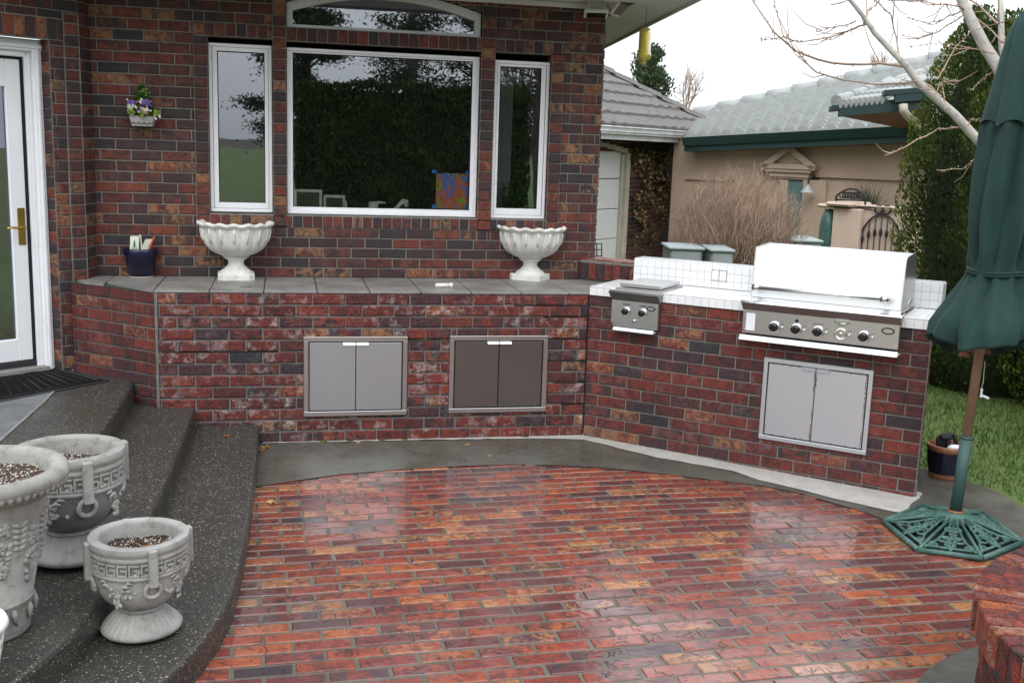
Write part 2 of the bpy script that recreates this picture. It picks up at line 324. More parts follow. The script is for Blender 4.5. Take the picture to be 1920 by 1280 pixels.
        me.update(); o=bpy.data.objects.new(name,me); COL.objects.link(o)
        if loc is not None: o.location=loc
        if parent is not None:
            o.parent=parent; o.matrix_parent_inverse=Matrix.Identity(4)
            pw=world_loc(parent); base=Vector(loc) if loc is not None else Vector((0,0,0)); o.location=base-pw
        return o
def world_loc(o):
    v=o.location.copy()
    while o.parent: o=o.parent; v=v+o.location
    return v
def tag(o,label=None,cat=None,group=None,kind=None):
    if label: o['label']=label
    if cat: o['category']=cat
    if group: o['group']=group
    if kind: o['kind']=kind
    return o
def thing(name,label,cat,loc=(0,0,0),group=None):
    o=bpy.data.objects.new(name,None); COL.objects.link(o); o.location=loc; o.empty_display_size=.1
    return tag(o,label,cat,group)
rr=random.random
def rnd3(): return (rr(),rr(),rr())
# bricks -------------------------------------------------------------------
def subtract(rects,h):
    out=[]
    for (a,b,c,d) in rects:
        if h[1]<=a or h[0]>=b or h[3]<=c or h[2]>=d: out.append((a,b,c,d)); continue
        if h[0]>a: out.append((a,h[0],c,d))
        if h[1]<b: out.append((h[1],b,c,d))
        x0,x1=max(a,h[0]),min(b,h[1])
        if h[2]>c: out.append((x0,x1,c,h[2]))
        if h[3]<d: out.append((x0,x1,h[3],d))
    return out
def brick(mb,O,U,V,N,u0,u1,v0,v1,dep,ch,jit=0.,full=None):
    k=random.uniform(-jit,jit); t=[random.uniform(-jit,jit)*.5 for _ in range(4)]
    c=min(ch,(u1-u0)*.3,(v1-v0)*.3)
    P=lambda u,v,d:O+U*u+V*v+N*d
    fu0,fu1=full if full else (u0,u1)
    un=lambda u:(u-fu0)/(fu1-fu0)
    q=[(u0,v0),(u1,v0),(u1,v1),(u0,v1)]; qi=[(u0+c,v0+c),(u1-c,v0+c),(u1-c,v1-c),(u0+c,v1-c)]
    b=mb.addv([P(u,v,-.004) for u,v in q]+[P(u,v,dep-c+k+t[i]) for i,(u,v) in enumerate(q)]+[P(u,v,dep+k+t[i]) for i,(u,v) in enumerate(qi)])
    U4=[(un(u),(v-v0)/(v1-v0)) for u,v in q]
    mb.rnd=rnd3(); mb.face([b+8,b+9,b+10,b+11],U4)
    for i in range(4):
        j=(i+1)%4; mb.face([b+4+i,b+4+j,b+8+j,b+8+i],[U4[i],U4[j],U4[j],U4[i]]); mb.face([b+i,b+j,b+4+j,b+4+i],[U4[i],U4[j],U4[j],U4[i]])
def lay(mb,O,U,V,N,w,h,L=.2032,H=.0738,joint=.010,dep=.009,ch=.004,holes=(),mat='brick_front',shift=.5,off=0.,jit=.0015,v_off=0.,wfn=None,back=True,mortar='mortar'):
    O=Vector(O);U=Vector(U).normalized();V=Vector(V).normalized();N=Vector(N).normalized()
    mb.mat(mat); j=0; v=v_off
    while v<h-1e-4:
        u=off-(L*shift if j%2 else 0.)
        while u>0: u-=L
        x0,x1=(0,w) if wfn is None else wfn(j,v)
        while u<x1:
            a,b,c,d=max(u,x0),min(u+L,x1),max(v,0),min(v+H,h)
            if b-a>.004 and d-c>.004:
                for r4 in [r_ for hh in [holes] for r_ in _cut((a,b,c,d),hh)]:
                    if r4[1]-r4[0]>joint+.006 and r4[3]-r4[2]>joint+.004:
                        brick(mb,O,U,V,N,r4[0]+joint/2,r4[1]-joint/2,r4[2]+joint/2,r4[3]-joint/2,dep,ch,jit,(u,u+L))
            u+=L
        v+=H; j+=1
    mb.rnd=(0.,0.,0.)
    if back:
        mb.mat(mortar)
        for r4 in _cut((0,w,0,h),holes):
            mb.poly([O+U*r4[0]+V*r4[2],O+U*r4[1]+V*r4[2],O+U*r4[1]+V*r4[3],O+U*r4[0]+V*r4[3]])
def _cut(r4,holes):
    rs=[r4]
    for h in holes: rs=subtract(rs,h)
    return rs
def jittered(pts,amp,step=.06):
    out=[]
    for i in range(len(pts)-1):
        a,b=Vector(pts[i]),Vector(pts[i+1]); n=max(1,int((b-a).length/step))
        for k in range(n):
            p=a.lerp(b,k/n); d=(b-a).normalized(); out.append((p.x-d.y*random.uniform(-amp,amp),p.y+d.x*random.uniform(-amp,amp)))
    out.append(tuple(pts[-1])); return out
def g(x): return -.017*max(0.,x)
import bmesh
def sheet(name,outline,z,mat,cuts=(0.,.5,1.,1.5,2.),gf=g,thick=0.):
    bm=bmesh.new(); vs=[bm.verts.new((x,y,0)) for x,y in outline]; f=bm.faces.new(vs)
    bmesh.ops.triangulate(bm,faces=[f])
    for c in cuts: bmesh.ops.bisect_plane(bm,geom=bm.verts[:]+bm.edges[:]+bm.faces[:],plane_co=(c,0,0),plane_no=(1,0,0))
    for v in bm.verts: v.co.z=z+gf(v.co.x)
    for f in bm.faces:
        f.normal_update()
        if f.normal.z<0: f.normal_flip()
    me=bpy.data.meshes.new(name); bm.to_mesh(me); bm.free(); me.materials.append(M[mat]); o=bpy.data.objects.new(name,me); COL.objects.link(o); return o
exec_parts=[]
# ================================================================== GROUND
X1,Y1,Z1=Vector((1,0,0)),Vector((0,1,0)),Vector((0,0,1))
def terr(x,y):
    s_=min(1,max(0,(y-1.5)/9)); s_=s_*s_*(3-2*s_); z=-.05-.55*s_
    if y<-20: z+=min(1.5,(-20-y)*.02)
    return z
bm=bmesh.new(); gx=[-160,-80,-40,-20,-12,-8,-4,-2,0,1,2,3,4,5,6,8,10,14,20,30,60,160]; gy=[-160,-80,-45,-30,-20,-12,-8,-6,-4,-2,-1,0,1,2,3,4,6,8,10,12,20,40,80,160]
gv=[[bm.verts.new((x,y,terr(x,y))) for x in gx] for y in gy]
for i in range(len(gy)-1):
    for j in range(len(gx)-1): bm.faces.new((gv[i][j],gv[i][j+1],gv[i+1][j+1],gv[i+1][j]))
me=bpy.data.meshes.new('lawn'); bm.to_mesh(me); bm.free(); me.materials.append(M['lawn']); o=bpy.data.objects.new('lawn',me); COL.objects.link(o); tag(o,kind='structure')
ARC=[(-2.2,-.93),(-2.113,-.885),(-1.88,-.79),(-1.644,-.707),(-1.267,-.645),(-.966,-.617),(-.617,-.610),(-.297,-.665),(.066,-.79),(.362,-.93),(.757,-1.12),(.93,-1.26),(1.128,-1.56),(1.22,-1.76),(1.42,-2.2),(1.62,-2.75),(1.7,-3.3),(1.72,-6.3)]
# patio: every paver a brick of its own, bedded in one slab of mortar
mb=MB(); th=R(2.2); PU=Vector((math.cos(th),math.sin(th),0)); PV=Vector((-math.sin(th),math.cos(th),0))
def inpoly(x,y,poly):
    c=False; n=len(poly)
    for i in range(n):
        (x0,y0),(x1,y1)=poly[i],poly[i-1]
        if (y0>y)!=(y1>y) and x<(x1-x0)*(y-y0)/(y1-y0)+x0: c=not c
    return c
PATIO=[(-3.0,-6.3),(-3.0,-3.2),(-2.35,-3.1),(-2.2,-2.6),(-2.17,-.95)]+ARC
mb.mat('brick_patio'); L_,H_,J_=.226,.0872,.0148
for j in range(-2,75):
    for k in range(-3,26):
        u=k*L_+(L_/2 if j%2 else 0)+random.uniform(-.003,.003); v=j*H_; O_=Vector((-2.7,-6.4,0)); c=O_+PU*(u+L_/2)+PV*(v+H_/2)
        if c.y<-5.6 or not any(inpoly(c.x+dx,c.y+dy,PATIO) for dx,dy in((0,0),(.12,0),(-.12,0),(0,.05),(0,-.05))): continue
        if math.hypot(c.x-1.07,c.y+4.24)<.9: continue
        i0=len(mb.v); brick(mb,O_,PU,PV,Z1,u+J_/2+random.uniform(-.002,.002),u+L_-J_/2+random.uniform(-.002,.002),v+J_/2+random.uniform(-.0015,.0015),v+H_-J_/2+random.uniform(-.0015,.0015),.0,.0035,.0018)
        for q in range(i0,len(mb.v)): x,y,z=mb.v[q]; mb.v[q]=(x,y,z+g(x))
mb.rnd=(0.,0.,0.)
tag(mb.build('patio'),kind='structure')
tag(sheet('patio_mortar',[(-3.2,-6.4),(1.8,-6.4),(1.8,-3),(1.62,-2.2),(1.3,-1.5),(.9,-1.0),(.1,-.6),(-.6,-.5),(-1.6,-.6),(-2.3,-.8),(-3.2,-.8)],-.0035,'mortar_patio'),kind='structure')
eb=Vector((.7569,-.6535,0)); nb=Vector((.6535,.7569,0))
def BQ(s_,n_,z): return eb*s_+nb*n_+Z1*z
apron=[(-2.6,.3),(.1,.3),(.35,-.1),(1.72,-1.25),(1.95,-.75),(2.14,-1.1),(2.2,-1.3),(2.17,-1.64),(2.3,-2.4),(2.6,-3.4),(2.8,-6.4),(1.72,-6.4)]+ARC[::-1]+[(-2.6,-.95)]
tag(sheet('pavement',apron,.0035,'concrete'),kind='structure')
e0,e1=BQ(-.02,-.005,0),BQ(2.16,-.005,0)
dry=[(.0,-.0),(-.02,-.05)]+jittered([(-.01,-.13),(.15,-.33),(.34,-.55),(.52,-.69),(.72,-.85),(.80,-1.03),(.96,-1.2),(1.09,-1.38),(1.28,-1.58),(1.38,-1.66)],.008)+[(1.52,-1.50),(1.62,-1.42),(1.70,-1.33),(1.66,-1.2)]
tag(sheet('dry_strip',dry,.0065,'concrete_dry'),kind='structure')
mb=MB().mat('concrete_dry')
dry2=jittered([(-2.1,-.02),(-1.7,-.035),(-1.2,-.03),(-.6,-.05),(-.2,-.08),(-.02,-.12),(.02,0.)],.008)+[(-2.1,.05)]
tag(sheet('dry_edge',dry2,.0068,'concrete_dry'),kind='structure')
ring=[(1.07+1.10*math.cos(a),-4.24+1.10*math.sin(a)) for a in [i*2*PI/48 for i in range(48)]]
tag(sheet('wall_footing',ring,.0042,'concrete'),kind='structure')
# grass blades
mb=MB().mat('grass')
for i in range(17000):
    x=random.uniform(1.75,4.2); y=random.uniform(-2.6,1.9)
    if inpoly(x,y,apron) or x<2.2-(y+1.3)*.0 and y<-1.1 or (x-2.1)*.6+(y+1.15)<0 and x<2.25 and y<-1.15: continue
    if x<2.05 and y<-.6: continue
    z=terr(x,y); h=random.uniform(.018,.05); a=rr()*2*PI; l=.004; dx,dy=math.cos(a)*l,math.sin(a)*l; q=random.uniform(-.02,.02),random.uniform(-.02,.02)
    n=mnoise.noise(Vector((x*2.2,y*2.2,0))); v=min(.99,max(0,.45+n*.6+random.uniform(-.25,.25))) if rr()>(.06 if n<.15 else .22) else .98
    mb.rnd=(v,rr(),0.); b=mb.addv([(x-dx,y-dy,z),(x+dx,y+dy,z),(x+q[0],y+q[1],z+h)]); mb.face([b,b+1,b+2])
mb.rnd=(0.,0.,0.)
tag(mb.build('grass'),'short lawn grass growing behind the umbrella','grass',kind='stuff')
# ================================================================== STEPS
steps=thing('concrete_steps','dark pebbled concrete steps curving down to the brick patio from the white door','steps',(-2.12,-.2,0)); steps['kind']='structure'
def offs(edge): return [Vector((x,y,0)) for x,y in edge]
S1=[(-2.121,.05),(-2.119,-.8),(-2.122,-1.3),(-2.128,-1.7),(-2.142,-2.15),(-2.165,-2.58),(-2.2,-2.8),(-2.25,-3.0),(-2.33,-3.22),(-2.46,-3.5),(-2.66,-3.8),(-2.95,-4.1)]
S2=[(-2.505,.1),(-2.515,-.9),(-2.53,-1.7),(-2.56,-2.3),(-2.59,-2.8),(-2.65,-3.12),(-2.75,-3.42),(-2.92,-3.75),(-3.2,-4.1)]
S3=[(-2.885,.4),(-2.872,-.3),(-2.88,-1.04),(-2.9,-1.7),(-2.95,-2.4),(-3.04,-2.9),(-3.2,-3.3),(-3.5,-3.8)]
def step(name,edge,z0,z1,back):
    mb=MB().mat('aggregate'); e=[]
    for i in range(len(edge)-1):
        a,b=edge[i],edge[i+1]; n=4
        for k in range(n): t=k/n; e.append((a[0]+(b[0]-a[0])*t,a[1]+(b[1]-a[1])*t))
    e.append(edge[-1]); rad=.018; n=len(e)
    nor=[]
    for i in range(n):
        a,b=e[max(0,i-1)],e[min(n-1,i+1)]; d=Vector((b[0]-a[0],b[1]-a[1],0)).normalized(); nor.append(Vector((-d.y,d.x,0)))   # outward (+x side)
    prof=[(.0,z0-.02),(.0,z1-rad*1.0),(-rad*.3,z1-rad*.3),(-rad,z1),(-.12,z1+.001)]
    rows=[]
    for (o_,z) in prof:
        rows.append(mb.addv([(p[0]+nor[i].x*(-o_)*-1 if False else p[0]+nor[i].x*o_*1.0,p[1]+nor[i].y*o_,z+random.uniform(-.0008,.0008)) for i,p in enumerate(e)]))
    for k in range(len(prof)-1):
        for i in range(n-1): mb.face([rows[k]+i,rows[k]+i+1,rows[k+1]+i+1,rows[k+1]+i])
    br=mb.addv([(back,p[1] if i else p[1],z1+.001) for i,p in enumerate(e)])
    for i in range(n-1): mb.face([rows[-1]+i,rows[-1]+i+1,br+i+1,br+i])
    return mb.build(name,steps)
step('step',S1,0,.12,-2.9); step('step',S2,.12,.24,-3.3); step('step',S3,.24,.383,-3.9)
mb=MB().mat('slate'); mb.prism([(-3.30,.75,.36),(-5.6,.75,.36),(-5.6,-4.2,.36),(-3.9,-4.2,.36),(-3.5,-3.2,.36),(-3.36,-1.6,.36),(-3.3,-.4,.36)],(0,0,.0285))
mb.mat('stone_tile'); mb.prism([(-3.30,.75,.37),(-3.30,-.4,.37),(-3.36,-1.6,.37),(-3.347,-1.6,.37),(-3.287,-.4,.37),(-3.287,.75,.37)][::-1],(0,0,.021)); mb.build('landing',steps)
# ================================================================== BRICK COUNTER (left)
ctr=thing('brick_counter','low red brick counter with grey stone top and two steel double doors below the windows','counter',(-1.3,.3,0))
ZT=.957; D=.708
mb=MB(); DR=[(-1.845,-1.193,.173,.684),(-.921,-.272,.178,.687)]
lay(mb,(-2.72,0,.0),X1,Z1,-Y1,2.72,ZT,off=-.085+.0,H=ZT/13,holes=[(a+2.72+.01,b+2.72-.01,c+.01,d-.01) for a,b,c,d in DR],mat='brick_front',joint=.0105,mortar='mortar_dark',ch=.006,jit=.003)
dgv=Vector((-.79,.613,0)); dgv=Vector((-3.285,.46,0))-Vector((-2.72,0,0)); dl=dgv.length; dgv.normalize(); dn=Vector((-dgv.y,dgv.x,0)); dn=dn if dn.y<0 else -dn
lay(mb,Vector((-2.72,0,0))+dgv*dl,-dgv,Z1,dn,dl,ZT,off=-.06,H=ZT/13,mat='brick_bbq',mortar='mortar_dark')
mb.mat('mortar_dark'); mb.box((-2.722,-.004,ZT/2),(.016,.012,ZT-.004)); mb.mat('dark_gap'); mb.box((-.001,-.003,ZT/2+.01),(.010,.016,ZT-.03))
for x0_,x1_,k_ in((-.27,-.01,4),(-.27,-.01,6),(-.22,-.01,8),(-.16,-.01,10),(-.30,-.01,2),(-1.19,-.93,4),(-2.7,-2.0,5),(-.5,-.01,1)): mb.box(((x0_+x1_)/2,-.0015,ZT-k_*ZT/13),(x1_-x0_,.010,.0055))
M['moss']=simple('green moss',(.06,.09,.015),.95,var=.5,scale=30); mb.mat('moss'); mb.box((-1.10,-.004,ZT-4*ZT/13-.002),(.10,.012,.006)); mb.box((-.96,-.004,ZT-4*ZT/13-.002),(.05,.012,.006))
for x_ in(-1.72,-1.35,-1.2,-1.55,-.4): mb.lathe([(.03,0),(.02,.006),(.001,.008)],9,(x_,-.012,.003))
mb.build('brick_wall',ctr)
mb=MB().mat('dark_joint'); mb.prism([(-2.73,.0,ZT-.004),(-.005,.0,ZT-.004),(.5,.45,ZT-.004),(.35,.9,ZT-.004),(-3.3,.9,ZT-.004),(-3.3,.46,ZT-.004)],(0,0,.004)); 
mb.mat('stone_tile')
xs=[-2.735+ i*.325 for i in range(-2,10)]
cl=lambda x0,x1,y0,y1: mb.box(((x0+x1)/2,(y0+y1)/2,ZT+.006),(x1-x0-.006,y1-y0-.006,.014),bev=.003)
for i in range(len(xs)-1):
    x0,x1=xs[i],xs[i+1]
    for (y0,y1) in((-.012,.06),(.06,.385),(.385,.708)):
        if x0<-2.75:
            # tiles along the slanting side are cut to it
            lim=lambda y:-2.72+(y)*(-.565/.46)-.008
            a0=max(x0,lim(y0)); a1=max(x0,lim(y1)); 
            if x1-.006<=a1 and x1-.006<=a0: continue
            pts=[(max(x0+.003,lim(y0)),y0+.003),(x1-.003,y0+.003),(x1-.003,y1-.003),(max(x0+.003,lim(y1)),y1-.003)]
            if pts[0][0]>=x1-.01: 
                yc=y0+(y1-y0)*max(0,(pts[0][0]-(x1-.003))/(pts[0][0]-pts[3][0]+1e-6)); pts=[(x1-.003,yc),(x1-.003,y1-.003),(pts[3][0],y1-.003)]
            mb.prism([(x,y,ZT) for x,y in pts],(0,0,.013)); continue
        xe=min(x1,.01+max(0,(y0+.03)*.85)); 
        if xe-x0>.03: cl(x0,xe,y0,y1)
mb.prism([(.0,.07,ZT),(.30,.39,ZT),(.2,.66,ZT),(.19,.7,ZT),(.0,.7,ZT)],(0,0,.012))
mb.mat('moss')
for x_,y_ in((-2.46,.012),(-2.30,.03),(-2.12,.02),(-2.2,.17)): mb.box((x_,y_,ZC0:=ZT+.0125),(.07,.012,.005),bev=.002)
top=mb.build('stone_top',ctr)
def access_door(parent,O,U,N,w,h,fw_,mats,seam,rusty=False):
    """steel frame with two doors; O lower left corner on the wall face, U along, N outward"""
    fr=MB().mat(mats[0]); t=.012
    def B(mb,u0,u1,v0,v1,d0,d1,bev=.002): mb.box(O+U*((u0+u1)/2)+Z1*((v0+v1)/2)+N*((d0+d1)/2),(u1-u0,abs(d1-d0),v1-v0),X=U,Y=N,Z=Z1,bev=bev)
    B(fr,0,w,0,fw_,.006,.024); B(fr,0,w,h-fw_,h,.006,.024); B(fr,0,fw_,fw_,h-fw_,.0065,.0235); B(fr,w-fw_,w,fw_,h-fw_,.0065,.0235)
    fr.mat('dark_gap'); B(fr,fw_*.9,w-fw_*.9,fw_*.9,h-fw_*.9,-.03,.004,0)
    f=fr.build('door_frame',parent)
    for s_,a,b in((0,fw_+.006,seam-.002),(1,seam+.002,w-fw_-.006)):
        d=MB().mat(mats[1+s_]); B(d,a,b,fw_+.007,h-fw_-.008,.004,.021,.0025); 
        if rusty:
            d.mat('rust')
            for u_,z_0,z_1 in [((b-.004,.03,.13),(b-.003,.17,.21),(b-.004,.33,.46),(a+.006,.05,.10)),((b-.006,.05,.14),(b-.005,.2,.33),(b-.006,.36,.47),(a+.005,.37,.42))][s_]:
                z_=z_0
                while z_<z_1: h_=random.uniform(.006,.022); B(d,u_-random.uniform(.001,.004),u_+.002,z_,z_+h_,.0205,.0216,0); z_+=h_+random.uniform(0,.008)
            for q_ in range(8): x_=random.uniform(a+.01,b-.03); z_=random.choice((h-fw_-.012,fw_+.009)); B(d,x_,x_+random.uniform(.004,.02),z_,z_+.003,.0205,.0216,0)
        d.build('door_panel',f)
    hm=MB().mat('chrome' if not rusty else mats[0])
    for a_,b_ in((seam-.08,seam-.003),(seam+.003,seam+.078)):
        q_=O+U*a_+Z1*(h-fw_-.004); hm.prism([q_+N*.021,q_+N*.040-Z1*.017,q_+N*.037-Z1*.019,q_+N*.018-Z1*.003],U*(b_-a_))
    hm.build('door_pull',f)
    return f
f=access_door(ctr,Vector((-1.845,0,.173)),X1,-Y1,.652,.511,.03,('steel','steel_door','steel_door'),.325); tag(f,'pale grey steel double door set in the brick')
f=access_door(ctr,Vector((-.921,0,.178)),X1,-Y1,.650,.509,.03,('steel','steel_darkened','steel_darkened'),.325); tag(f,'steel double door in the brick, its metal darkened for the patio reflection')  # darker metal stands in for the patio mirrored in these doors
# ================================================================== BARBECUE COUNTER (right)
bbq=thing('barbecue_counter','angled red brick barbecue counter with a white tiled top and splashback','counter',BQ(1.06,.3,0))
mb=MB(); hb=ZT+.035
lay(mb,BQ(0,0,-.0738),eb,Z1,-nb,2.127,ZT+.0738,off=-.107,H=.0738,mat='brick_bbq',holes=[(.205,.50,.0738+.81,2),(1.09,1.95,.0738+.83,2),(1.2,1.825,.0738+.19,.0738+.69)],shift=.5,mortar='mortar')
pE=BQ(2.127,0,-.0738); pF=BQ(2.05,.6,-.0738); sd=(pF-pE); sl=sd.length; sd.normalize(); sn=Vector((-sd.y,sd.x,0)); sn=sn if sn.dot(eb)>0 else -sn
lay(mb,pE,sd,Z1,sn,sl,ZT+.0738,off=-.1,mat='brick_bbq')
mb.mat('mortar'); mb.prism([BQ(0,.0,ZT-.004),BQ(2.127,0,ZT-.004),BQ(2.05,.6,ZT-.004),BQ(.1,.6,ZT-.004)],(0,0,.006))
mb.prism([BQ(2.119,.008,-.07),BQ(2.129,-.001,-.07),BQ(2.131,.002,-.07),BQ(2.125,.012,-.07)],(0,0,ZT+.06))
lay(mb,BQ(.1,.6,-.07),eb,Z1,nb,1.95,ZT+.07,mat='brick_bbq')
mb.build('brick_wall',bbq)
tt=MB(); TL=.0505
def tiles(mb,O,U,V,N,w,h,holes=()): lay(mb,O,U,V,N,w,h,L=TL,H=TL,joint=.0022,dep=.004,ch=.001,mat='white_tile',mortar='grout',shift=0,jit=.0003,holes=holes)
ZB=1.014
cut1=[(.19,.51,-1,.42)]; cut2=[(1.07,1.97,-1,.44)]
tiles(tt,BQ(.012,-.014,.958),eb,Z1,-nb,2.125,.056,holes=[(.178,.50,-1,2),(1.06,1.95,-1,2)])
tiles(tt,BQ(.012,-.014,ZB),eb,nb,Z1,2.125,.474,holes=[(.178,.50,-.1,.40),(1.06,1.95,-.1,.45)])
tiles(tt,BQ(2.137,-.014,.958),nb,Z1,eb,.474,.056)
tt.mat('grout'); tt.prism([BQ(.012,-.014,.958),BQ(2.137,-.014,.958),BQ(2.137,.62,.958),BQ(.10,.62,.958),BQ(.012,.4,.958)],(0,0,.0005))
tiles(tt,BQ(.012,-.014,.958)+nb*.474,-nb,Z1,-eb,.474,.056)
tt.build('tile_top',bbq)
sp=MB(); n0,s0,s1=.46,.12,2.105
tiles(sp,BQ(s0,n0,ZB+.006),eb,Z1,-nb,s1-s0,.152)
tiles(sp,BQ(s0,n0,ZB+.158),eb,nb,Z1,s1-s0,.152)
tiles(sp,BQ(s1,n0,ZB+.006),nb,Z1,eb,.152,.152); tiles(sp,BQ(s0,n0+.152,ZB+.006),-nb,Z1,-eb,.152,.152)
tiles(sp,BQ(s1,n0+.152,.9),-eb,Z1,nb,s1-s0,.27)
spl=sp.build('tile_splashback',bbq)
so=MB().mat('white_paint_and_glare')
for k in(.70,.752): so.box(BQ(k,n0-.010,1.105),(.044,.012,.062),X=eb,Y=nb,bev=.004)
so.mat('steel'); so.box(BQ(.726,n0-.008,1.105),(.105,.006,.075),X=eb,Y=nb,bev=.002); so.build('outlet_cover',spl)
f=access_door(bbq,BQ(1.195,0,.183),eb,-nb,.643,.508,.026,('steel_rust','steel_rust','steel_rust'),.315,True); tag(f,'pale steel double door with rust along its edges')
# ---- side burner
def BX(mb,s0,s1,n0,n1,z0,z1,bev=.003): mb.box(BQ((s0+s1)/2,(n0+n1)/2,(z0+z1)/2),(s1-s0,n1-n0,z1-z0),X=eb,Y=nb,Z=Z1,bev=bev)
def knob(mb,P,N,r=.024,base='chrome',top='black'):
    mb.mat(base); mb.lathe([(r*1.15,0),(r*1.2,.004),(r*1.1,.010),(r*.9,.012)],20,P,axis=N)
    mb.mat(top); mb.lathe([(r*.86,.010),(r*.9,.024),(r*.8,.033),(r*.5,.037)],20,P,axis=N)
sb=thing('side_burner','small steel side burner with two black knobs set in the white tiled counter','burner',BQ(.35,.15,.8))
mb=MB().mat('steel'); BX(mb,.195,.508,-.05,.40,.78,ZB+.004,.002); mb.mat('dark_gap'); BX(mb,.20,.50,-.03,.36,.765,.79,0); mb.build('burner_box',sb)
mb=MB().mat('steel'); BX(mb,.188,.510,-.062,-.046,.797,.952,.003)
mb.mat('steel_darkened'); mb.prism([BQ(.188,-.055,.952),BQ(.188,-.062,.952),BQ(.176,-.088,1.0),BQ(.176,-.075,1.012),BQ(.188,-.04,1.012)],eb*.336)
mb.mat('chrome'); mb.prism([BQ(.172,-.092,1.000),BQ(.172,-.05,1.014),BQ(.172,-.0,1.020),BQ(.172,-.0,1.014),BQ(.172,-.05,1.008)],eb*.35)
mb.mat('chrome')
for s_,z in((.203,.935),(.203,.815),(.496,.935),(.496,.815)): mb.lathe([(.005,0),(.004,.004)],10,BQ(s_,-.063,z),axis=-nb)
mb.lathe([(.012,0),(.010,.006),(.006,.018),(.008,.022)],12,BQ(.351,-.063,.826),axis=-nb)
mb.mat('black'); mb.prism([BQ(.462+.029*math.cos(2*PI*k/24),-.062,.916+.017*math.sin(2*PI*k/24)) for k in range(24)],-nb*.003); mb.mat('steel'); mb.prism([BQ(.462+.022*math.cos(2*PI*k/24),-.065,.916+.011*math.sin(2*PI*k/24)) for k in range(24)],-nb*.001)
mb.mat('steel_door')
pan=mb.build('control_panel',sb)
for s_ in(.293,.407): k=MB(); knob(k,BQ(s_,-.063,.884),-nb,.025); k.build('knob',pan)
mb=MB().mat('white_paint_and_glare'); mb.prism([BQ(.215,-.090,.760),BQ(.215,-.070,.778),BQ(.215,-.066,.776),BQ(.215,-.078,.764),BQ(.215,-.02,.764),BQ(.215,-.02,.760)],eb*.277); mb.build('drip_tray',sb)  # steel tray coloured white to stand for the sky mirrored in it
mb=MB().mat('steel'); mb.mat('steel'); BX(mb,.205,.485,.02,.385,1.030,1.052,.004); mb.mat('steel'); BX(mb,.19,.50,-.02,.40,ZB+.005,1.026,.002); mb.build('burner_lid',sb)
# ---- text helper: raised lettering
def letters(txt,P,U,V,size,mat,parent,name='lettering'):
    c=bpy.data.curves.new(name,'FONT'); c.body=txt; c.size=size; c.extrude=.0006; c.align_x='CENTER'; c.align_y='CENTER'
    o=bpy.data.objects.new(name,c); N=Vector(U).cross(Vector(V)); o.matrix_world=Matrix(((U[0],V[0],N[0],P[0]),(U[1],V[1],N[1],P[1]),(U[2],V[2],N[2],P[2]),(0,0,0,1)))
    COL.objects.link(o); dg=bpy.context.evaluated_depsgraph_get(); me=bpy.data.meshes.new_from_object(o.evaluated_get(dg)); me.materials.clear(); me.materials.append(M[mat])
    bpy.data.objects.remove(o); m=Matrix(((U[0],V[0],N[0],P[0]),(U[1],V[1],N[1],P[1]),(U[2],V[2],N[2],P[2]),(0,0,0,1))); me.transform(m)
    o=bpy.data.objects.new(name,me); COL.objects.link(o); o.parent=parent; o.location=-world_loc(parent); return o
for s_ in(.293,.407): letters('BURNER',BQ(s_,-.0636,.928),eb,Z1,.013,'black',pan)
# ---- gas grill
gr=thing('gas_grill','large built-in steel gas grill with a closed bright hood and five control dials','grill',BQ(1.51,.15,.82))
mb=MB().mat('steel'); BX(mb,1.075,1.955,-.06,.44,.84,ZB+.004,.002); mb.mat('dark_gap'); BX(mb,1.08,1.95,-.05,.3,.818,.842,0); mb.build('grill_box',gr)
mb=MB().mat('steel'); BX(mb,1.062,1.968,-.088,-.060,.838,.982,.003)
mb.mat('steel_darkened'); mb.prism([BQ(1.060,-.075,.981),BQ(1.060,-.089,.981),BQ(1.054,-.112,1.024),BQ(1.054,-.095,1.036),BQ(1.06,-.04,1.036)],eb*.916)
mb.mat('chrome'); mb.prism([BQ(1.05,-.118,1.026),BQ(1.05,-.10,1.038),BQ(1.05,-.03,1.046),BQ(1.05,-.03,1.036),BQ(1.05,-.10,1.030)],eb*.926)
mb.mat('white_paint_and_glare'); mb.box(BQ(1.112,-.0888,.908),(.055,.003,.105),X=eb,Y=nb,bev=.001); mb.mat('chrome')
for s_,z in((1.075,.968),(1.075,.855),(1.955,.968),(1.955,.855)): mb.lathe([(.006,0),(.005,.004)],10,BQ(s_,-.088,z),axis=-nb)
for s_ in(1.305,1.435,1.563,1.695,1.824): mb.lathe([(.010,0),(.009,.004),(.003,.014)],12,BQ(s_,-.088,.893),axis=-nb)
mb.box(BQ(1.647,-.094,.965),(.085,.014,.022),X=eb,Y=nb,bev=.005)
mb.mat('black'); mb.prism([BQ(1.905+.036*math.cos(2*PI*k/28),-.088,.940+.020*math.sin(2*PI*k/28)) for k in range(28)],-nb*.003); mb.mat('steel'); mb.prism([BQ(1.905+.028*math.cos(2*PI*k/28),-.091,.940+.013*math.sin(2*PI*k/28)) for k in range(28)],-nb*.001)
pan=mb.build('control_panel',gr)
for s_ in(1.258,1.388,1.515,1.775): k=MB(); knob(k,BQ(s_,-.088,.893),-nb,.030); k.build('knob',pan)
k=MB().mat('chrome'); k.lathe([(.036,0),(.036,.010),(.026,.012),(.024,.006)],24,BQ(1.647,-.088,.893),axis=-nb); k.mat('steel'); k.lathe([(.012,0),(.012,.010),(.006,.012)],16,BQ(1.647,-.088,.893),axis=-nb); k.build('ignition_dial',pan)
k=MB().mat('black'); k.lathe([(.011,0),(.009,.004)],14,BQ(1.388,-.088,.943),axis=-nb); k.build('badge',pan)
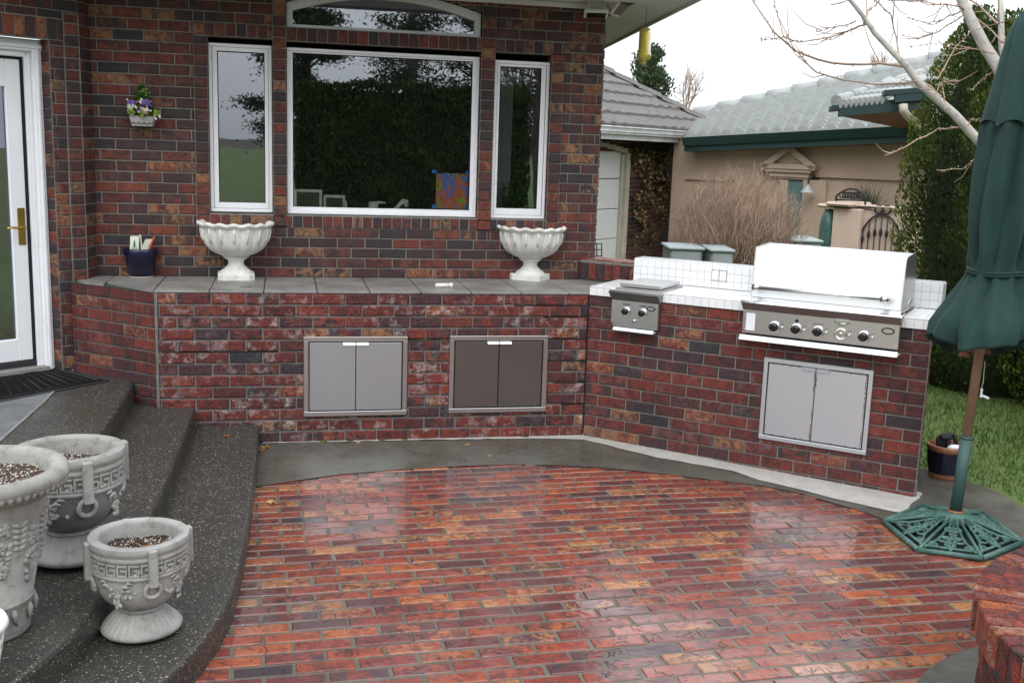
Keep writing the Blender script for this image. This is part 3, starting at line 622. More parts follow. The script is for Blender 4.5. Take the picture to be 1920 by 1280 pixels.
letters('MAIN BURNER',BQ(1.515,-.0888,.938),eb,Z1,.010,'black',pan); letters('INFRARED',BQ(1.647,-.0888,.944),eb,Z1,.010,'black',pan)
for s_ in(1.305,1.435,1.563,1.695,1.824): letters('LIGHT',BQ(s_,-.0888,.914),eb,Z1,.008,'black',pan)
mb=MB().mat('white_paint_and_glare'); mb.mat('chrome'); mb.cur=0; mb.prism([BQ(1.055,-.118,.800),BQ(1.055,-.098,.828),BQ(1.055,-.094,.826),BQ(1.055,-.105,.806),BQ(1.055,.0,.806),BQ(1.055,.0,.800)],eb*.915); mb.build('drip_tray',gr)  # white colour replaces chrome here, painting in the tray's sky reflection
mb=MB().mat('steel_hood')
hp=[(-.012,1.052),(.022,1.335),(.040,1.345),(.33,1.355),(.40,1.33),(.43,1.22),(.43,1.052)]
mb.prism([BQ(1.085,n_,z) for n_,z in hp],eb*.862)
mb.mat('steel'); 
mb.prism([BQ(1.08,n_,z) for n_,z in [(-.016,1.050),(.021,1.339),(.040,1.350),(.33,1.360),(.404,1.333),(.435,1.22),(.435,1.050)]],eb*.006); mb.prism([BQ(1.946,n_,z) for n_,z in [(-.016,1.050),(.021,1.339),(.040,1.350),(.33,1.360),(.404,1.333),(.435,1.22),(.435,1.050)]],eb*.006)
BX(mb,1.07,1.96,-.03,.44,ZB+.02,1.050,.003)
hood=mb.build('hood',gr)
mb=MB().mat('steel'); mb.tube([BQ(1.105,-.07,1.115),BQ(1.895,-.07,1.115)],.0105,14)
for s_ in(1.125,1.868): mb.tube([BQ(s_-.022,-.072,1.115),BQ(s_+.022,-.072,1.115)],.019,14); mb.tube([BQ(s_,-.07,1.115),BQ(s_,-.0,1.12)],.015,12)
mb.build('hood_handle',hood)
mb=MB().mat('steel'); mb.tube([BQ(1.965,.1,1.05),BQ(1.975,.1,1.10),BQ(1.975,.2,1.10),BQ(1.965,.2,1.05)],.005,6); mb.build('rotisserie_bracket',gr)
# ---- low brick wall behind, between house and splashback
lw=MB(); A=Vector((.118,.66,.967)); dv=Vector((.735,-.678,0)).normalized(); dnn=Vector((-dv.y,dv.x,0)); dnn=dnn if dnn.y<0 else -dnn
A=A; lay(lw,A,dv,Z1,dnn,.62,.135,L=.064,H=.135,joint=.008,dep=.01,mat='brick_cap',shift=0,v_off=-.0+.016,mortar='mortar')
lay(lw,A+Z1*.152,dv,-dnn,Z1,.62,.19,L=.064,H=.19,joint=.008,dep=.01,mat='brick_cap',shift=0)
lw.mat('mortar'); lw.prism([A+Z1*.151,A+dv*.62+Z1*.151,A+dv*.62-dnn*.19+Z1*.151,A-dnn*.19+Z1*.151],(0,0,-1.0)); 
tag(lw.build('low_brick_wall',loc=A),'short run of orange red bricks on edge between house corner and white tiles','wall')
# ================================================================== HOUSE
house=thing('brick_house','dark clinker brick house with three white framed windows above the stone topped counter','house',(-1.3,1.2,0))
BL,BH=.2032*.9324,.0738*.9324
z0=.967; wx0,wx1=-3.166,.232; HW=2.885-z0
mb=MB(); O=Vector((wx0,D,z0)); ux=lambda x:x-wx0; vz=lambda z:z-z0
wins=[(-2.443,-2.03,1.393,2.530),(-1.943,-.637,1.393,2.525),(-.540,-.141,1.393,2.525)]
arch_h=(-1.943,-.637,2.62,2.80)
bands=[(-2.53,-2.443,1.31,2.535),(-2.03,-1.943,1.31,2.885),(-.637,-.540,1.31,2.885),(-.141,-.05,1.31,2.535)]
soldier=[(-2.53,-2.03,2.535,2.622),(-1.943,-.637,2.528,2.618),(-.540,-.05,2.528,2.615),(-2.443,-.141,1.31,1.390)]
arcseg=[]
for i in range(24):   # arched head approximated by narrow slots
    xa=-1.943+1.306*i/24; xb=-1.943+1.306*(i+1)/24; xm=(xa+xb)/2; t=(xm+1.29)/.653; arcseg.append((xa,xb,2.62,2.775+.115*(1-t*t)))
holes=[(ux(a),ux(b),vz(c),vz(d)) for a,b,c,d in wins+bands+soldier+arcseg]
def wend(j,v): return (0, wx1-wx0+(.012 if (j%12) in(0,1,2,3,4,7,8,9,10) else 0))
lay(mb,O,X1,Z1,-Y1,wx1-wx0,HW,L=BL,H=BH,joint=.009,dep=.008,mat='brick_house',holes=holes,off=-.05,wfn=None,back=False)
for (a,b,c,d) in bands: lay(mb,(a,D-.010,c),X1,Z1,-Y1,b-a,d-c,L=b-a,H=BH,joint=.009,dep=.010,mat='brick_house',shift=0,back=False)
for (a,b,c,d) in soldier: lay(mb,(a,D-.006,c),X1,Z1,-Y1,b-a,d-c,L=.0672,H=d-c,joint=.009,dep=.009,mat='brick_house',shift=0,back=False)
mb.mat('mortar')
for r4 in _cut((0,wx1-wx0,0,HW),[(ux(a),ux(b),vz(c),vz(d)) for a,b,c,d in wins+arcseg]):
    mb.poly([O+X1*r4[0]+Z1*r4[2],O+X1*r4[1]+Z1*r4[2],O+X1*r4[1]+Z1*r4[3],O+X1*r4[0]+Z1*r4[3]])
for (a,b,c,d) in bands+soldier: mb.box(((a+b)/2,D-.003,(c+d)/2),(b-a,.008,d-c))
# reveals
mb.mat('brick_house')
for (a,b,c,d) in wins:
    for x_ in(a,b):
        k=0; v=c
        while v<d: mb.rnd=rnd3(); mb.box((x_+(-.02 if x_==a else .02),D+.052,min(v+BH/2,d-.01)),(.044,.10,BH-.009),bev=.002); v+=BH
    mb.rnd=rnd3(); mb.box(((a+b)/2,D+.05,d+.032),(b-a,.10,.06)); mb.rnd=(0.,0.,0.); mb.mat('stone_tile'); mb.box(((a+b)/2,D+.045,c-.02),(b-a,.1,.04)); mb.mat('brick_house')
# right-hand side wall of the house
lay(mb,(wx1,D,-.1),Y1,Z1,X1,5.,HW+z0+.1,L=BL,H=BH,joint=.009,dep=.008,mat='brick_house',off=-.06)
mb.rnd=(0.,0.,0.); mb.build('wall',house)
# return and door wall
wv=Vector((.788,.616,0)); mv=Vector((.616,-.788,0))
K=Vector((-3.205,.535,0)); mb=MB()
rt=Vector((wx0,D,0))-K; rl=rt.length; rt.normalize(); rn_=Vector((rt.y,-rt.x,0)); rn_=rn_ if rn_.x>0 else -rn_
lay(mb,K+Z1*.0,rt,Z1,rn_,rl,2.885,L=BL,H=BH,joint=.009,mat='brick_house',off=-.03)
Jd=.185; LW=2.6; O2=K-wv*LW; op=(LW-Jd-1.05,LW-Jd,.38,2.44)
sold=(op[0]-.1,LW-.095,2.44,2.565); qq=(LW-.095,LW,0,2.885)
lay(mb,O2,wv,Z1,mv,LW,2.885,L=BL,H=BH,joint=.009,mat='brick_house',holes=[op,sold,(LW-.095,LW,0,2.6)],off=-.02)
lay(mb,O2+wv*sold[0]+Z1*sold[2]+mv*.004,wv,Z1,mv,sold[1]-sold[0],sold[3]-sold[2],L=.067,H=.125,joint=.009,mat='brick_house',shift=0,back=False)
lay(mb,O2+wv*(LW-.095)+mv*.012,wv,Z1,mv,.095,2.6,L=.095,H=BH,joint=.009,mat='brick_house',shift=0)
mb.mat('mortar'); mb.box(O2+wv*(LW-.0955)+mv*.006+Z1*1.3,(.003,.014,2.6),X=wv,Y=mv); mb.box(K+mv*.006+Z1*1.3,(.010,.014,2.6),X=wv,Y=mv)
mb.mat('mortar'); mb.box(O2+wv*((sold[0]+sold[1])/2)-mv*.012+Z1*((sold[2]+sold[3])/2),(sold[1]-sold[0]+.01,.028,sold[3]-sold[2]+.01),X=wv,Y=mv)
# jamb return bricks
lay(mb,O2+wv*op[1]+Z1*.38-mv*.0,-mv,Z1,-wv,.13,2.06,L=.13,H=BH,joint=.009,mat='brick_house',shift=0)
mb.mat('mortar'); mb.box(O2+wv*((op[0]+op[1])/2)-mv*.06+Z1*2.47,(1.05,.12,.05),X=wv,Y=mv)
mb.rnd=(0.,0.,0.); mb.build('wall',house)
# windows
def window(x0,x1,zz0,zz1,gx0,gx1,gz0,gz1,sash,label=None,mat='white_paint_and_glare'):
    mb=MB().mat(mat); y0=D+.035
    def B(a,b,c,d,e,f_,bev=.003): mb.box(((a+b)/2,(e+f_)/2,(c+d)/2),(b-a,f_-e,d-c),bev=bev)
    f1=min(.022,(gx0-x0)*.5)
    B(x0,x1,zz0,zz0+f1,y0,y0+.07); B(x0,x1,zz1-f1,zz1,y0,y0+.07); B(x0,x0+f1,zz0+f1,zz1-f1,y0+.001,y0+.07); B(x1-f1,x1,zz0+f1,zz1-f1,y0+.001,y0+.07)
    y1=y0+.012
    B(x0+f1,x1-f1,zz0+f1,gz0,y1,y1+.05,.002); B(x0+f1,x1-f1,gz1,zz1-f1,y1,y1+.05,.002); B(x0+f1,gx0,gz0,gz1,y1+.001,y1+.05,.002); B(gx1,x1-f1,gz0,gz1,y1+.001,y1+.05,.002)
    mb.mat('dark_gap'); e=.004
    B(gx0-.001,gx0+e,gz0,gz1,y1+.004,y1+.03,0); B(gx1-e,gx1+.001,gz0,gz1,y1+.004,y1+.03,0); B(gx0,gx1,gz1-e,gz1+.001,y1+.004,y1+.03,0)
    if sash:
        B(x0+f1-.002,x0+f1+.002,zz0+f1,zz1-f1,y1-.006,y1+.001,0); B(x1-f1-.002,x1-f1+.002,zz0+f1,zz1-f1,y1-.006,y1+.001,0); B(x0+f1,x1-f1,zz0+f1-.002,zz0+f1+.002,y1-.006,y1+.001,0)
    w=mb.build('window',house)
    p=MB().mat('glass'); yy=y1+.022; p.poly([(gx0-.003,yy,gz0-.003),(gx1+.003,yy,gz0-.003),(gx1+.003,yy,gz1+.003),(gx0-.003,yy,gz1+.003)]); p.build('pane',w)
    return w
window(-2.441,-2.036,1.402,2.496,-2.386,-2.083,1.463,2.448,True)
window(-1.94,-.641,1.398,2.492,-1.901,-.687,1.444,2.461,False)
window(-.535,-.143,1.396,2.480,-.493,-.199,1.464,2.44,True)
# arched transom
mb=MB().mat('grey_frame'); ax0,ax1=-1.94,-.641; cxm=(ax0+ax1)/2; hw=(ax1-ax0)/2
def arcz(x,zs,rise): t=(x-cxm)/hw; return zs+rise*(1-t*t)
N_=28; yo=D+.03
outer=[(ax0+(ax1-ax0)*i/N_) for i in range(N_+1)]
for i in range(N_):
    a,b=outer[i],outer[i+1]; ia=ax0+.042+(ax1-ax0-.084)*i/N_; ib=ax0+.042+(ax1-ax0-.084)*(i+1)/N_
    zo=[arcz(a,2.775,.105),arcz(b,2.775,.105)]; zi=[arcz(a,2.728,.102),arcz(b,2.728,.102)]
    mb.prism([(a,yo,zo[0]),(b,yo,zo[1]),(ib,yo,zi[1]),(ia,yo,zi[0])],(0,.07,0))
mb.box((cxm,yo+.035,2.630),(ax1-ax0,.068,.022),bev=.002)
for x_ in(ax0+.02,ax1-.02): mb.box((x_,yo+.035,2.70),(.04,.066,.15),bev=.002)
w=mb.build('window',house); tag(w,'arched grey framed transom window')
p=MB().mat('glass'); p.poly([(ax0+.03,yo+.03,2.635),(ax1-.03,yo+.03,2.635)]+[(x_,yo+.03,arcz(x_,2.74,.10)) for x_ in outer[1:-1]][::-1]); p.build('pane',w)
# dark room behind
mb=MB().mat('interior')
def BB(a,b,c,d,e,f_): mb.box(((a+b)/2,(c+d)/2,(e+f_)/2),(b-a,d-c,f_-e))
BB(-3.1,.2,4.4,4.5,.3,2.9); BB(-3.12,-3.1,.85,4.4,.3,2.9); BB(.12,.14,.85,4.4,.3,2.9); BB(-3.1,.14,.85,4.4,.28,.3); BB(-3.1,.14,.83,4.4,2.88,2.9)
mb.mat('interior_white'); mb.box((-1.3,1.06,1.36),(2.6,.5,.04),bev=.004)
mb.build('room',house)
# door
dr_o=O2-mv*.10
def DB(mb,u0,u1,v0,v1,d0,d1,bev=.003,s_=1): mb.box(O2+wv*((u0+u1)/2)+Z1*((v0+v1)/2)+mv*((d0+d1)/2),(u1-u0,d1-d0,v1-v0),X=wv,Y=mv,Z=Z1,bev=bev)
mb=MB().mat('white_paint_and_glare'); r_=op[1]; l_=op[0]
DB(mb,r_-.062,r_-.004,.385,2.435,-.125,-.085,.006); DB(mb,r_-.045,r_-.026,.385,2.432,-.087,-.072,.004); DB(mb,l_,r_,2.365,2.436,-.124,-.084,.006); DB(mb,l_,r_,2.382,2.407,-.087,-.071,.004)
DB(mb,l_+.004,l_+.075,.385,2.435,-.125,-.085,.006); DB(mb,r_-.100,r_-.062,.385,2.37,-.20,-.115,.004); DB(mb,l_+.075,r_-.075,2.33,2.366,-.20,-.115,.004)
mb.mat('dark_gap'); DB(mb,r_-.113,r_-.100,.43,2.34,-.20,-.135,0); DB(mb,l_+.075,r_-.10,2.318,2.332,-.2,-.135,0)
fr=mb.build('door_frame',house)
mb=MB().mat('stone_tile'); DB(mb,l_,r_-.05,.385,.42,-.22,-.06,.004); mb.mat('black_matt'); DB(mb,l_,r_-.10,.42,.455,-.22,-.13,.003); mb.build('threshold',house)
mb=MB().mat('white_paint_and_glare'); a,b=l_+.075,r_-.115; t0,t1=-.19,-.145
DB(mb,b-.095,b,.46,2.315,t0,t1,.004); DB(mb,a,a+.12,.46,2.315,t0,t1,.004); DB(mb,a+.12,b-.095,.46,.60,t0+.001,t1-.001,.004); DB(mb,a+.12,b-.095,2.15,2.315,t0+.001,t1-.001,.004)
door=mb.build('door',house); tag(door,'white door with one tall pane of glass')
mb=MB().mat('glass_dark'); DB(mb,a+.12,b-.095,.60,2.15,-.170,-.165,0); mb.build('pane',door)
mb=MB().mat('brass'); DB(mb,b-.060,b-.012,1.19,1.42,t1-.002,t1+.006,.004); pk=O2+wv*(b-.036)+mv*(t1+.006)+Z1*1.30
mb.tube([pk,pk+mv*.045],.009,8); mb.tube([pk+mv*.045,pk+mv*.05-wv*.03,pk+mv*.048-wv*.09+Z1*.006,pk+mv*.045-wv*.115-Z1*.004],[.009,.009,.007,.006],8); mb.build('door_handle',door)
mb=MB().mat('interior'); DB(mb,l_-.1,r_+.1,.3,2.6,-1.3,-1.25,0); mb.build('hallway',house)
# soffit, eaves and roof
ZS=2.885; e1=atz(1305,-2,ZS); e2=atz(1134,86,ZS); ed=(e2-e1).normalized(); ea=e1-ed*.0; cor=Vector((wx1,D,ZS))
mb=MB().mat('soffit'); far=e2+ed*4.; near=Vector((e1.x-.0,e1.y,ZS))
corner_e=e1-ed*.28; left=Vector((-3.6,corner_e.y+.0,ZS))
base=[Vector((wx0-.8,D+.2,ZS)),Vector((wx1,D+.2,ZS)),Vector((wx1,6,ZS)),far+Vector((0,0,0)),corner_e,Vector((-5.5,corner_e.y,ZS)),Vector((-5.5,2.5,ZS))]
mb.poly(base); mb.prism([corner_e+ed*0-Z1*.02,far-Z1*.02,far+Vector((.02,0,-.02)),corner_e+Vector((.02,0,-.02))],(0,0,.2)); mb.prism([corner_e-Z1*.02,Vector((-5.5,corner_e.y,ZS-.02)),Vector((-5.5,corner_e.y-.02,ZS-.02)),corner_e+Vector((0,-.02,-.02))],(0,0,.2))
mb.mat('soffit'); mb.box((-1.45,D-.012,ZS-.02),(3.4,.02,.035),bev=.004)
sf=mb.build('soffit',house)
mb=MB().mat('vent'); v1_=atz(1137,34,ZS-.004); v2_=atz(1190,7,ZS-.004); vd=(v2_-v1_).normalized(); vn=Vector((vd.y,-vd.x,0)); vn=vn if vn.x>0 else -vn
mb.prism([v1_-vd*1.5-vn*.10,v2_-vn*.10,v2_,v1_-vd*1.5],(0,0,.003)); mb.build('vent',sf)
mb=MB().mat('roof_tile'); ap=Vector((-1.5,5,5.0)); cn=[corner_e+Vector((.03,-.03,.19)),far+Vector((.03,0,.19)),Vector((-5.5,far.y,3.07)),Vector((-5.5,corner_e.y-.03,3.075))]
cs=[Vector(c) for c in cn]; b=mb.addv(cs+[ap,ap+Vector((-2,0,0))]); mb.face([b,b+1,b+4]); mb.face([b+1,b+2,b+5,b+4]); mb.face([b+2,b+3,b+5]); mb.face([b+3,b,b+4,b+5]); mb.build('roof',house)
# security lights under the soffit
def flood(cx,cy,cz,yaw,tilt,label):
    t=thing('security_light',label,'light',(cx,cy,ZS)); m=Matrix.Rotation(yaw,3,'Z')@Matrix.Rotation(tilt,3,'X'); c=Vector((cx,cy,cz)); Xa,Ya,Za=m@X1,m@Y1,m@Z1
    mb=MB().mat('urn'); mb.box(c,(.125,.09,.075),Xa,Ya,Za,bev=.014)
    for k in range(-4,5): mb.box(c+Xa*(k*.013)+Ya*-.03+Za*.01,(.004,.05,.07),Xa,Ya,Za)
    hb=c-Za*.045; mb.box(hb,(.165,.125,.024),Xa,Ya,Za,bev=.006); mb.build('lamp_housing',t)
    mb=MB().mat('black'); mb.box(hb-Za*.013,(.13,.09,.005),Xa,Ya,Za); mb.build('lens',t)
    mb=MB().mat('cast_dark'); mb.tube([c+Za*.03,Vector((cx+.01,cy,ZS-.002))],.012,8); mb.lathe([(.04,0),(.035,-.012)],14,(cx+.01,cy,ZS-.001)); mb.build('arm',t)
P=atp(1118,14,(0,D-.12,0),(0,1,0)); flood(P.x,P.y,P.z+.0,R(-12),R(-14),'boxy white security light pointing down from soffit, the left of the pair')
P=atp(1146,10,(0,D-.06,0),(0,1,0)); flood(P.x+.03,P.y,P.z+.01,R(50),R(-48),'boxy white security light tilted sideways from soffit, the right of the pair')
# yellow insect trap
P=atp(1209,82,(.5,.55,0),(0,1,0)); P0_=P.copy(); fd=thing('insect_trap','yellow translucent hanging insect trap tube below the white eave','trap',P)
mb=MB().mat('yellow_plastic'); mb.lathe([(a_*1.5,b_*1.22) for a_,b_ in [(.0,.09),(.012,.088),(.026,.075),(.028,.06),(.028,-.035),(.032,-.06),(.031,-.085),(.012,-.092),(.010,-.115),(.002,-.118)]],20,P,capb=False,capt=False); mb.lathe([(.028,-.07),(.0005,.05)],16,P,capb=False,capt=False); mb.build('trap_body',fd)
mb=MB().mat('iron'); mb.tube([P+Z1*.088,P+Z1*.11,Vector((P.x,P.y,ZS))],.0015,5); mb.build('hook',fd)
# ================================================================== things at the windows
def frame_thing(x,w,h,y,z,label):
    t=thing('picture_frame',label,'frame',(x,y,z),'white frames standing behind the window'); mb=MB().mat('interior_white'); b_=.019
    mb.box((x,y,z+h-b_/2),(w,.014,b_),bev=.002); mb.box((x,y,z+b_/2),(w,.014,b_),bev=.002)
    for s_ in(-1,1): mb.box((x+s_*(w-b_)/2,y,z+h/2),(b_,.013,h-2*b_),bev=.002)
    mb.build('frame',t); m2=MB().mat('interior'); m2.box((x,y+.004,z+h/2),(w-2*b_,.004,h-2*b_)); m2.build('back_board',t); return t
yw=D+.13; zs=1.395
q=atp(590,372,(0,yw,0),(0,1,0)); frame_thing(q.x-.045,.19,.165,yw,zs,'taller of the two white picture frames behind the large window')
frame_thing(q.x+.135,.15,.13,yw+.02,zs,'lower of the two white picture frames behind the large window')
q=atp(700,385,(0,yw,0),(0,1,0)); t=thing('kitchen_faucet','cream kitchen faucet rising behind the large window sill','faucet',(q.x,yw,zs)); mb=MB().mat('interior_white')
mb.lathe([(.035,0),(.035,.07),(.033,.09),(.012,.093)],16,(q.x,yw,zs)); mb.tube([(q.x+.01,yw,zs+.085),(q.x+.065,yw-.01,zs+.087),(q.x+.085,yw-.01,zs+.085)],[.010,.008,.004],8); mb.build('valve_body',t)
mb=MB().mat('interior_white'); mb.tube([(q.x+.11,yw,zs),(q.x+.17,yw,zs+.06),(q.x+.21,yw,zs+.105),(q.x+.228,yw,zs+.10),(q.x+.232,yw,zs+.06)],[.013,.014,.017,.020,.017],10); mb.build('spout',t)
q=atp(648,385,(0,yw,0),(0,1,0)); mb=MB().mat('interior_white'); mb.lathe([(.012,0),(.011,.08),(.004,.095)],12,(q.x,yw,zs)); tag(mb.build('soap_dispenser',loc=(q.x,yw,zs)),'small white soap dispenser tip behind the large window','dispenser')
yp=D+.085; q0=atp(818,322,(0,yp,0),(0,1,0)); q1=atp(876,392,(0,yp,0),(0,1,0)); t=thing('childs_painting','bright child painting taped to the large window with blue tape','painting',((q0.x+q1.x)/2,yp,q1.z))
mb=MB().mat('painting'); mb.box(((q0.x+q1.x)/2,yp,(q0.z+q1.z)/2-.005),(q1.x-q0.x,.002,q0.z-q1.z-.01)); mb.build('paper_sheet',t)
mb=MB().mat('paper'); 
for k in range(5): 
    a=Vector((q0.x+.03+k*.035,yp-.003,q0.z-.035-.004*(k%2))); mb.tube([a,a+Vector((.03,0,.022)),a+Vector((.05,0,.03))],[.009,.011,.007],6,sq=.2)
mb.build('white_brush_strokes',t)
for x_,z_ in((q0.x-.012,q0.z+.0),(q1.x-.004,q0.z-.002),(q0.x-.008,q1.z+.012),(q1.x-.005,q1.z+.012)): mb=MB().mat('blue_tape'); mb.prism([(x_-.018,yp-.002,z_-.012),(x_+.014,yp-.002,z_-.010),(x_+.018,yp-.002,z_+.006),(x_+.002,yp-.002,z_+.016),(x_-.017,yp-.002,z_+.012)],(0,-.0015,0)); mb.build('tape',t)
# plant behind right window and curtain
q=atp(968,375,(0,D+.35,0),(0,1,0)); t=thing('houseplant','bushy green houseplant inside the right-hand window','plant',(q.x,D+.35,1.38)); mb=MB().mat('terracotta'); mb.lathe([(.05,0),(.07,.07),(.075,.075)],16,(q.x,D+.35,1.38)); mb.build('pot',t)
mb=MB().mat('plant')
for i in range(420):
    d=Vector((random.gauss(0,1),random.gauss(0,.7),abs(random.gauss(0,.8))+.1)); c=Vector((q.x+.02,D+.35,1.46))+Vector((d.x*.065,d.y*.06,d.z*.07)); mb.rnd=(rr(),rr(),.1); mb.leaf(c,d+Vector((0,0,random.uniform(-.8,.4))),Vector((random.uniform(-1,1),-1,random.uniform(-1,1))),.045,.02)
mb.build('foliage',t)
mb=MB().mat('curtain'); n=40; x0_,x1_=-.42,-.30
rows=[mb.addv([(x0_+(x1_-x0_)*i/n,D+.5+.012*math.sin(i*1.3),z) for i in range(n+1)]) for z in(1.42,2.5)]
mb.smooth=True
for i in range(n): mb.face([rows[0]+i,rows[0]+i+1,rows[1]+i+1,rows[1]+i])
tag(mb.build('curtain',loc=(-.36,D+.5,1.42)),'pale hanging curtain panel inside the right-hand window','curtain')
# ================================================================== things on the stone counter
ZC=ZT+.0135
def scallop_urn(x,y,rot,label):
    t=thing('fluted_urn',label,'urn',(x,y,ZC),'white fluted urns on the stone counter'); NF=16
    mb=MB().mat('urn')
    o_=[(-.118,-.085),(-.085,-.118),(.085,-.118),(.118,-.085),(.118,.085),(.085,.118),(-.085,.118),(-.118,.085)]
    cr,sr=math.cos(rot),math.sin(rot); P=[(x+a*cr-b*sr,y+a*sr+b*cr) for a,b in o_]
    zz=[(1.,0.),(1.0,.003),(1.0,.036),(.96,.042)]; rows=[mb.addv([(x+(p[0]-x)*k,y+(p[1]-y)*k,ZC+z) for p in P]) for k,z in zz]
    for i in range(3):
        for k in range(8): mb.face([rows[i]+k,rows[i]+(k+1)%8,rows[i+1]+(k+1)%8,rows[i+1]+k])
    mb.face([rows[3]+k for k in range(8)]); mb.build('plinth',t)
    mb=MB().mat('urn'); mb.lathe([(.108,.040),(.103,.050),(.088,.062),(.074,.072),(.070,.078),(.064,.082),(.052,.095),(.050,.112),(.056,.125),(.074,.138),(.084,.146),(.082,.150)],40,(x,y,ZC)); mb.build('stem',t)
    def fn(th,r_,z,i):
        if i>=len(pr)-7:
            lob=.5+.5*math.cos(NF*th); return r_*(1+.035*(lob-.5)),z+.010*(lob-.5)*(1 if i<len(pr)-2 else 1)
        lob=abs(math.cos(NF*th/2)); k=.055 if i>2 else .03; return r_*(1-k*(1-lob**.7)),z
    pr=[(.070,.148),(.095,.156),(.135,.172),(.172,.195),(.198,.225),(.212,.26),(.219,.295),(.223,.330),(.2245,.345),(.238,.352),(.247,.362),(.244,.374),(.230,.378),(.212,.365),(.195,.30)]
    mb=MB().mat('urn'); mb.lathe(pr,NF*10,(x,y,ZC),fn=fn,capt=True)
    for k in range(NF):     # raised tongues between the flutes
        th=2*PI*k/NF; c_,s_=math.cos(th),math.sin(th); path=[]
        for r_,z in((.2245,.338),(.222,.31),(.217,.28),(.208,.25)): path.append((x+c_*r_,y+s_*r_,ZC+z))
        mb.tube(path,[.012,.016,.016,.011],8,sq=.55)
    mb.build('bowl',t); return t
P1=atz(443,522,ZC); P2=atz(993,523,ZC)
scallop_urn(P1.x,P1.y,R(3),'white fluted stone urn with scalloped rim, before the left-hand window')
scallop_urn(P2.x,P2.y,R(-38),'white fluted stone urn with scalloped rim, before the right-hand window')
P=atz(265,519,ZC); t=thing('blue_pot','glossy cobalt blue flowerpot holding cards at the left end of the stone counter','flowerpot',P)
mb=MB().mat('clay_pale'); mb.lathe([(.078,0),(.080,.010)],32,P); mb.mat('blue_glaze'); mb.lathe([(.080,.010),(.100,.14),(.106,.145),(.112,.150),(.112,.186),(.108,.19),(.100,.186),(.09,.10)],32,P); mb.build('pot',t)
mb=MB().mat('soil'); mb.lathe([(.096,.14),(.001,.142)],20,P,capb=False); mb.build('potting_soil',t)
c=thing('seed_cards','cream plant cards with green tree print in the blue pot','card',P+Z1*.14)
mb=MB().mat('paper'); mb.box(P+Vector((-.035,-.02,.205)),(.055,.003,.13),X=(1,.1,0),Z=(.06,0,1),bev=.001); mb.box(P+Vector((.005,.0,.208)),(.02,.003,.14),X=(1,-.9,0),Z=(-.08,0,1)); mb.box(P+Vector((.032,-.005,.20)),(.045,.003,.11),X=(1,.4,0),Z=(.45,0,1)); mb.build('card',c)
mb=MB().mat('print_green'); q=P+Vector((-.034,-.023,.225))
for k,(w_,h_) in enumerate(((.010,.014),(.017,.012),(.024,.012))): 
    z_=.016-k*.013; mb.prism([q+Vector((-w_/2,0,z_-.012)),q+Vector((w_/2,0,z_-.012)),q+Vector((0,0,z_+.006))],(0,-.0008,0))
mb.box(q+Vector((0,0,-.03)),(.006,.001,.02)); mb.box(q+Vector((.012,0,-.035)),(.006,.001,.012)); mb.box(q+Vector((-.012,0,-.035)),(.006,.001,.012)); mb.build('tree_print',c)
mb=MB().mat('red_pvc'); a=P+Vector((.045,0,.12)); mb.tube([a,a+Vector((.015,0,.07)),a+Vector((.032,0,.12)),a+Vector((.045,0,.15))],[.010,.012,.012,.009],8,sq=.5)
tag(mb.build('trowel_handle',loc=a),'orange red tool handle sticking out of the blue pot','tool')
P=atz(833,539,ZC); t=thing('paper_roll','small white plastic tube lying on the stone counter, front and centre','tube',P)
mb=MB().mat('urn'); mb.tube([P+Vector((-.06,.0,.014)),P+Vector((.035,.005,.014))],.014,12); mb.tube([P+Vector((.035,.005,.014)),P+Vector((.055,.006,.015))],.017,10); mb.build('tube_body',t)
# wall basket with flowers
P=atp(268,228,(0,D-.06,0),(0,1,0)); t=thing('flower_planter','small grey wall planter with purple and yellow flowers hung on brick','planter',P)
mb=MB().mat('cast'); mb.prism([P+Vector((-.062,-.05,-.03)),P+Vector((.062,-.05,-.03)),P+Vector((.076,-.055,.035)),P+Vector((-.076,-.055,.035))],(0,.10,0))
for k in range(14): mb.ball(P+Vector((-.06+.0092*k,-.056,.004*math.sin(k*1.7)-.004)),.009,6)
mb.build('box',t); mb=MB().mat('flower')
for i in range(900):
    th=rr()*2*PI; h=rr()**1.2; rad=.10*(1-h*.85)*math.sqrt(rr()); c=P+Vector((math.cos(th)*rad,-.02+math.sin(th)*rad*.5,.035+h*.19)); 
    mb.rnd=(random.uniform(0,.5),rr(),0); mb.leaf(c,Vector((random.gauss(0,1),random.gauss(0,1),random.gauss(0,1))),Vector((rr(),-1,rr())),.028,.009)
for (dx,dz,v,n) in((-.058,.115,.72,20),(.035,.12,.72,22),(-.005,.082,.72,10),(.018,.065,.85,20),(-.066,.088,.97,14),(.008,.125,.97,8),(.032,.075,.97,8),(-.06,.06,.55,24),(.01,.045,.55,22),(.095,.06,.55,20),(.02,.19,.5,12),(-.035,.09,.9,5),(.105,.03,.97,5)):
    for i in range(n): mb.rnd=(v+random.uniform(-.05,.03),rr(),0); mb.leaf(P+Vector((dx+random.gauss(0,.011),-.075+random.gauss(0,.006),dz+random.gauss(0,.010))),Vector((random.gauss(0,1),0,random.gauss(0,1))),Vector((0,-1,.2)),.018,.014)
mb.build('flowers',t)
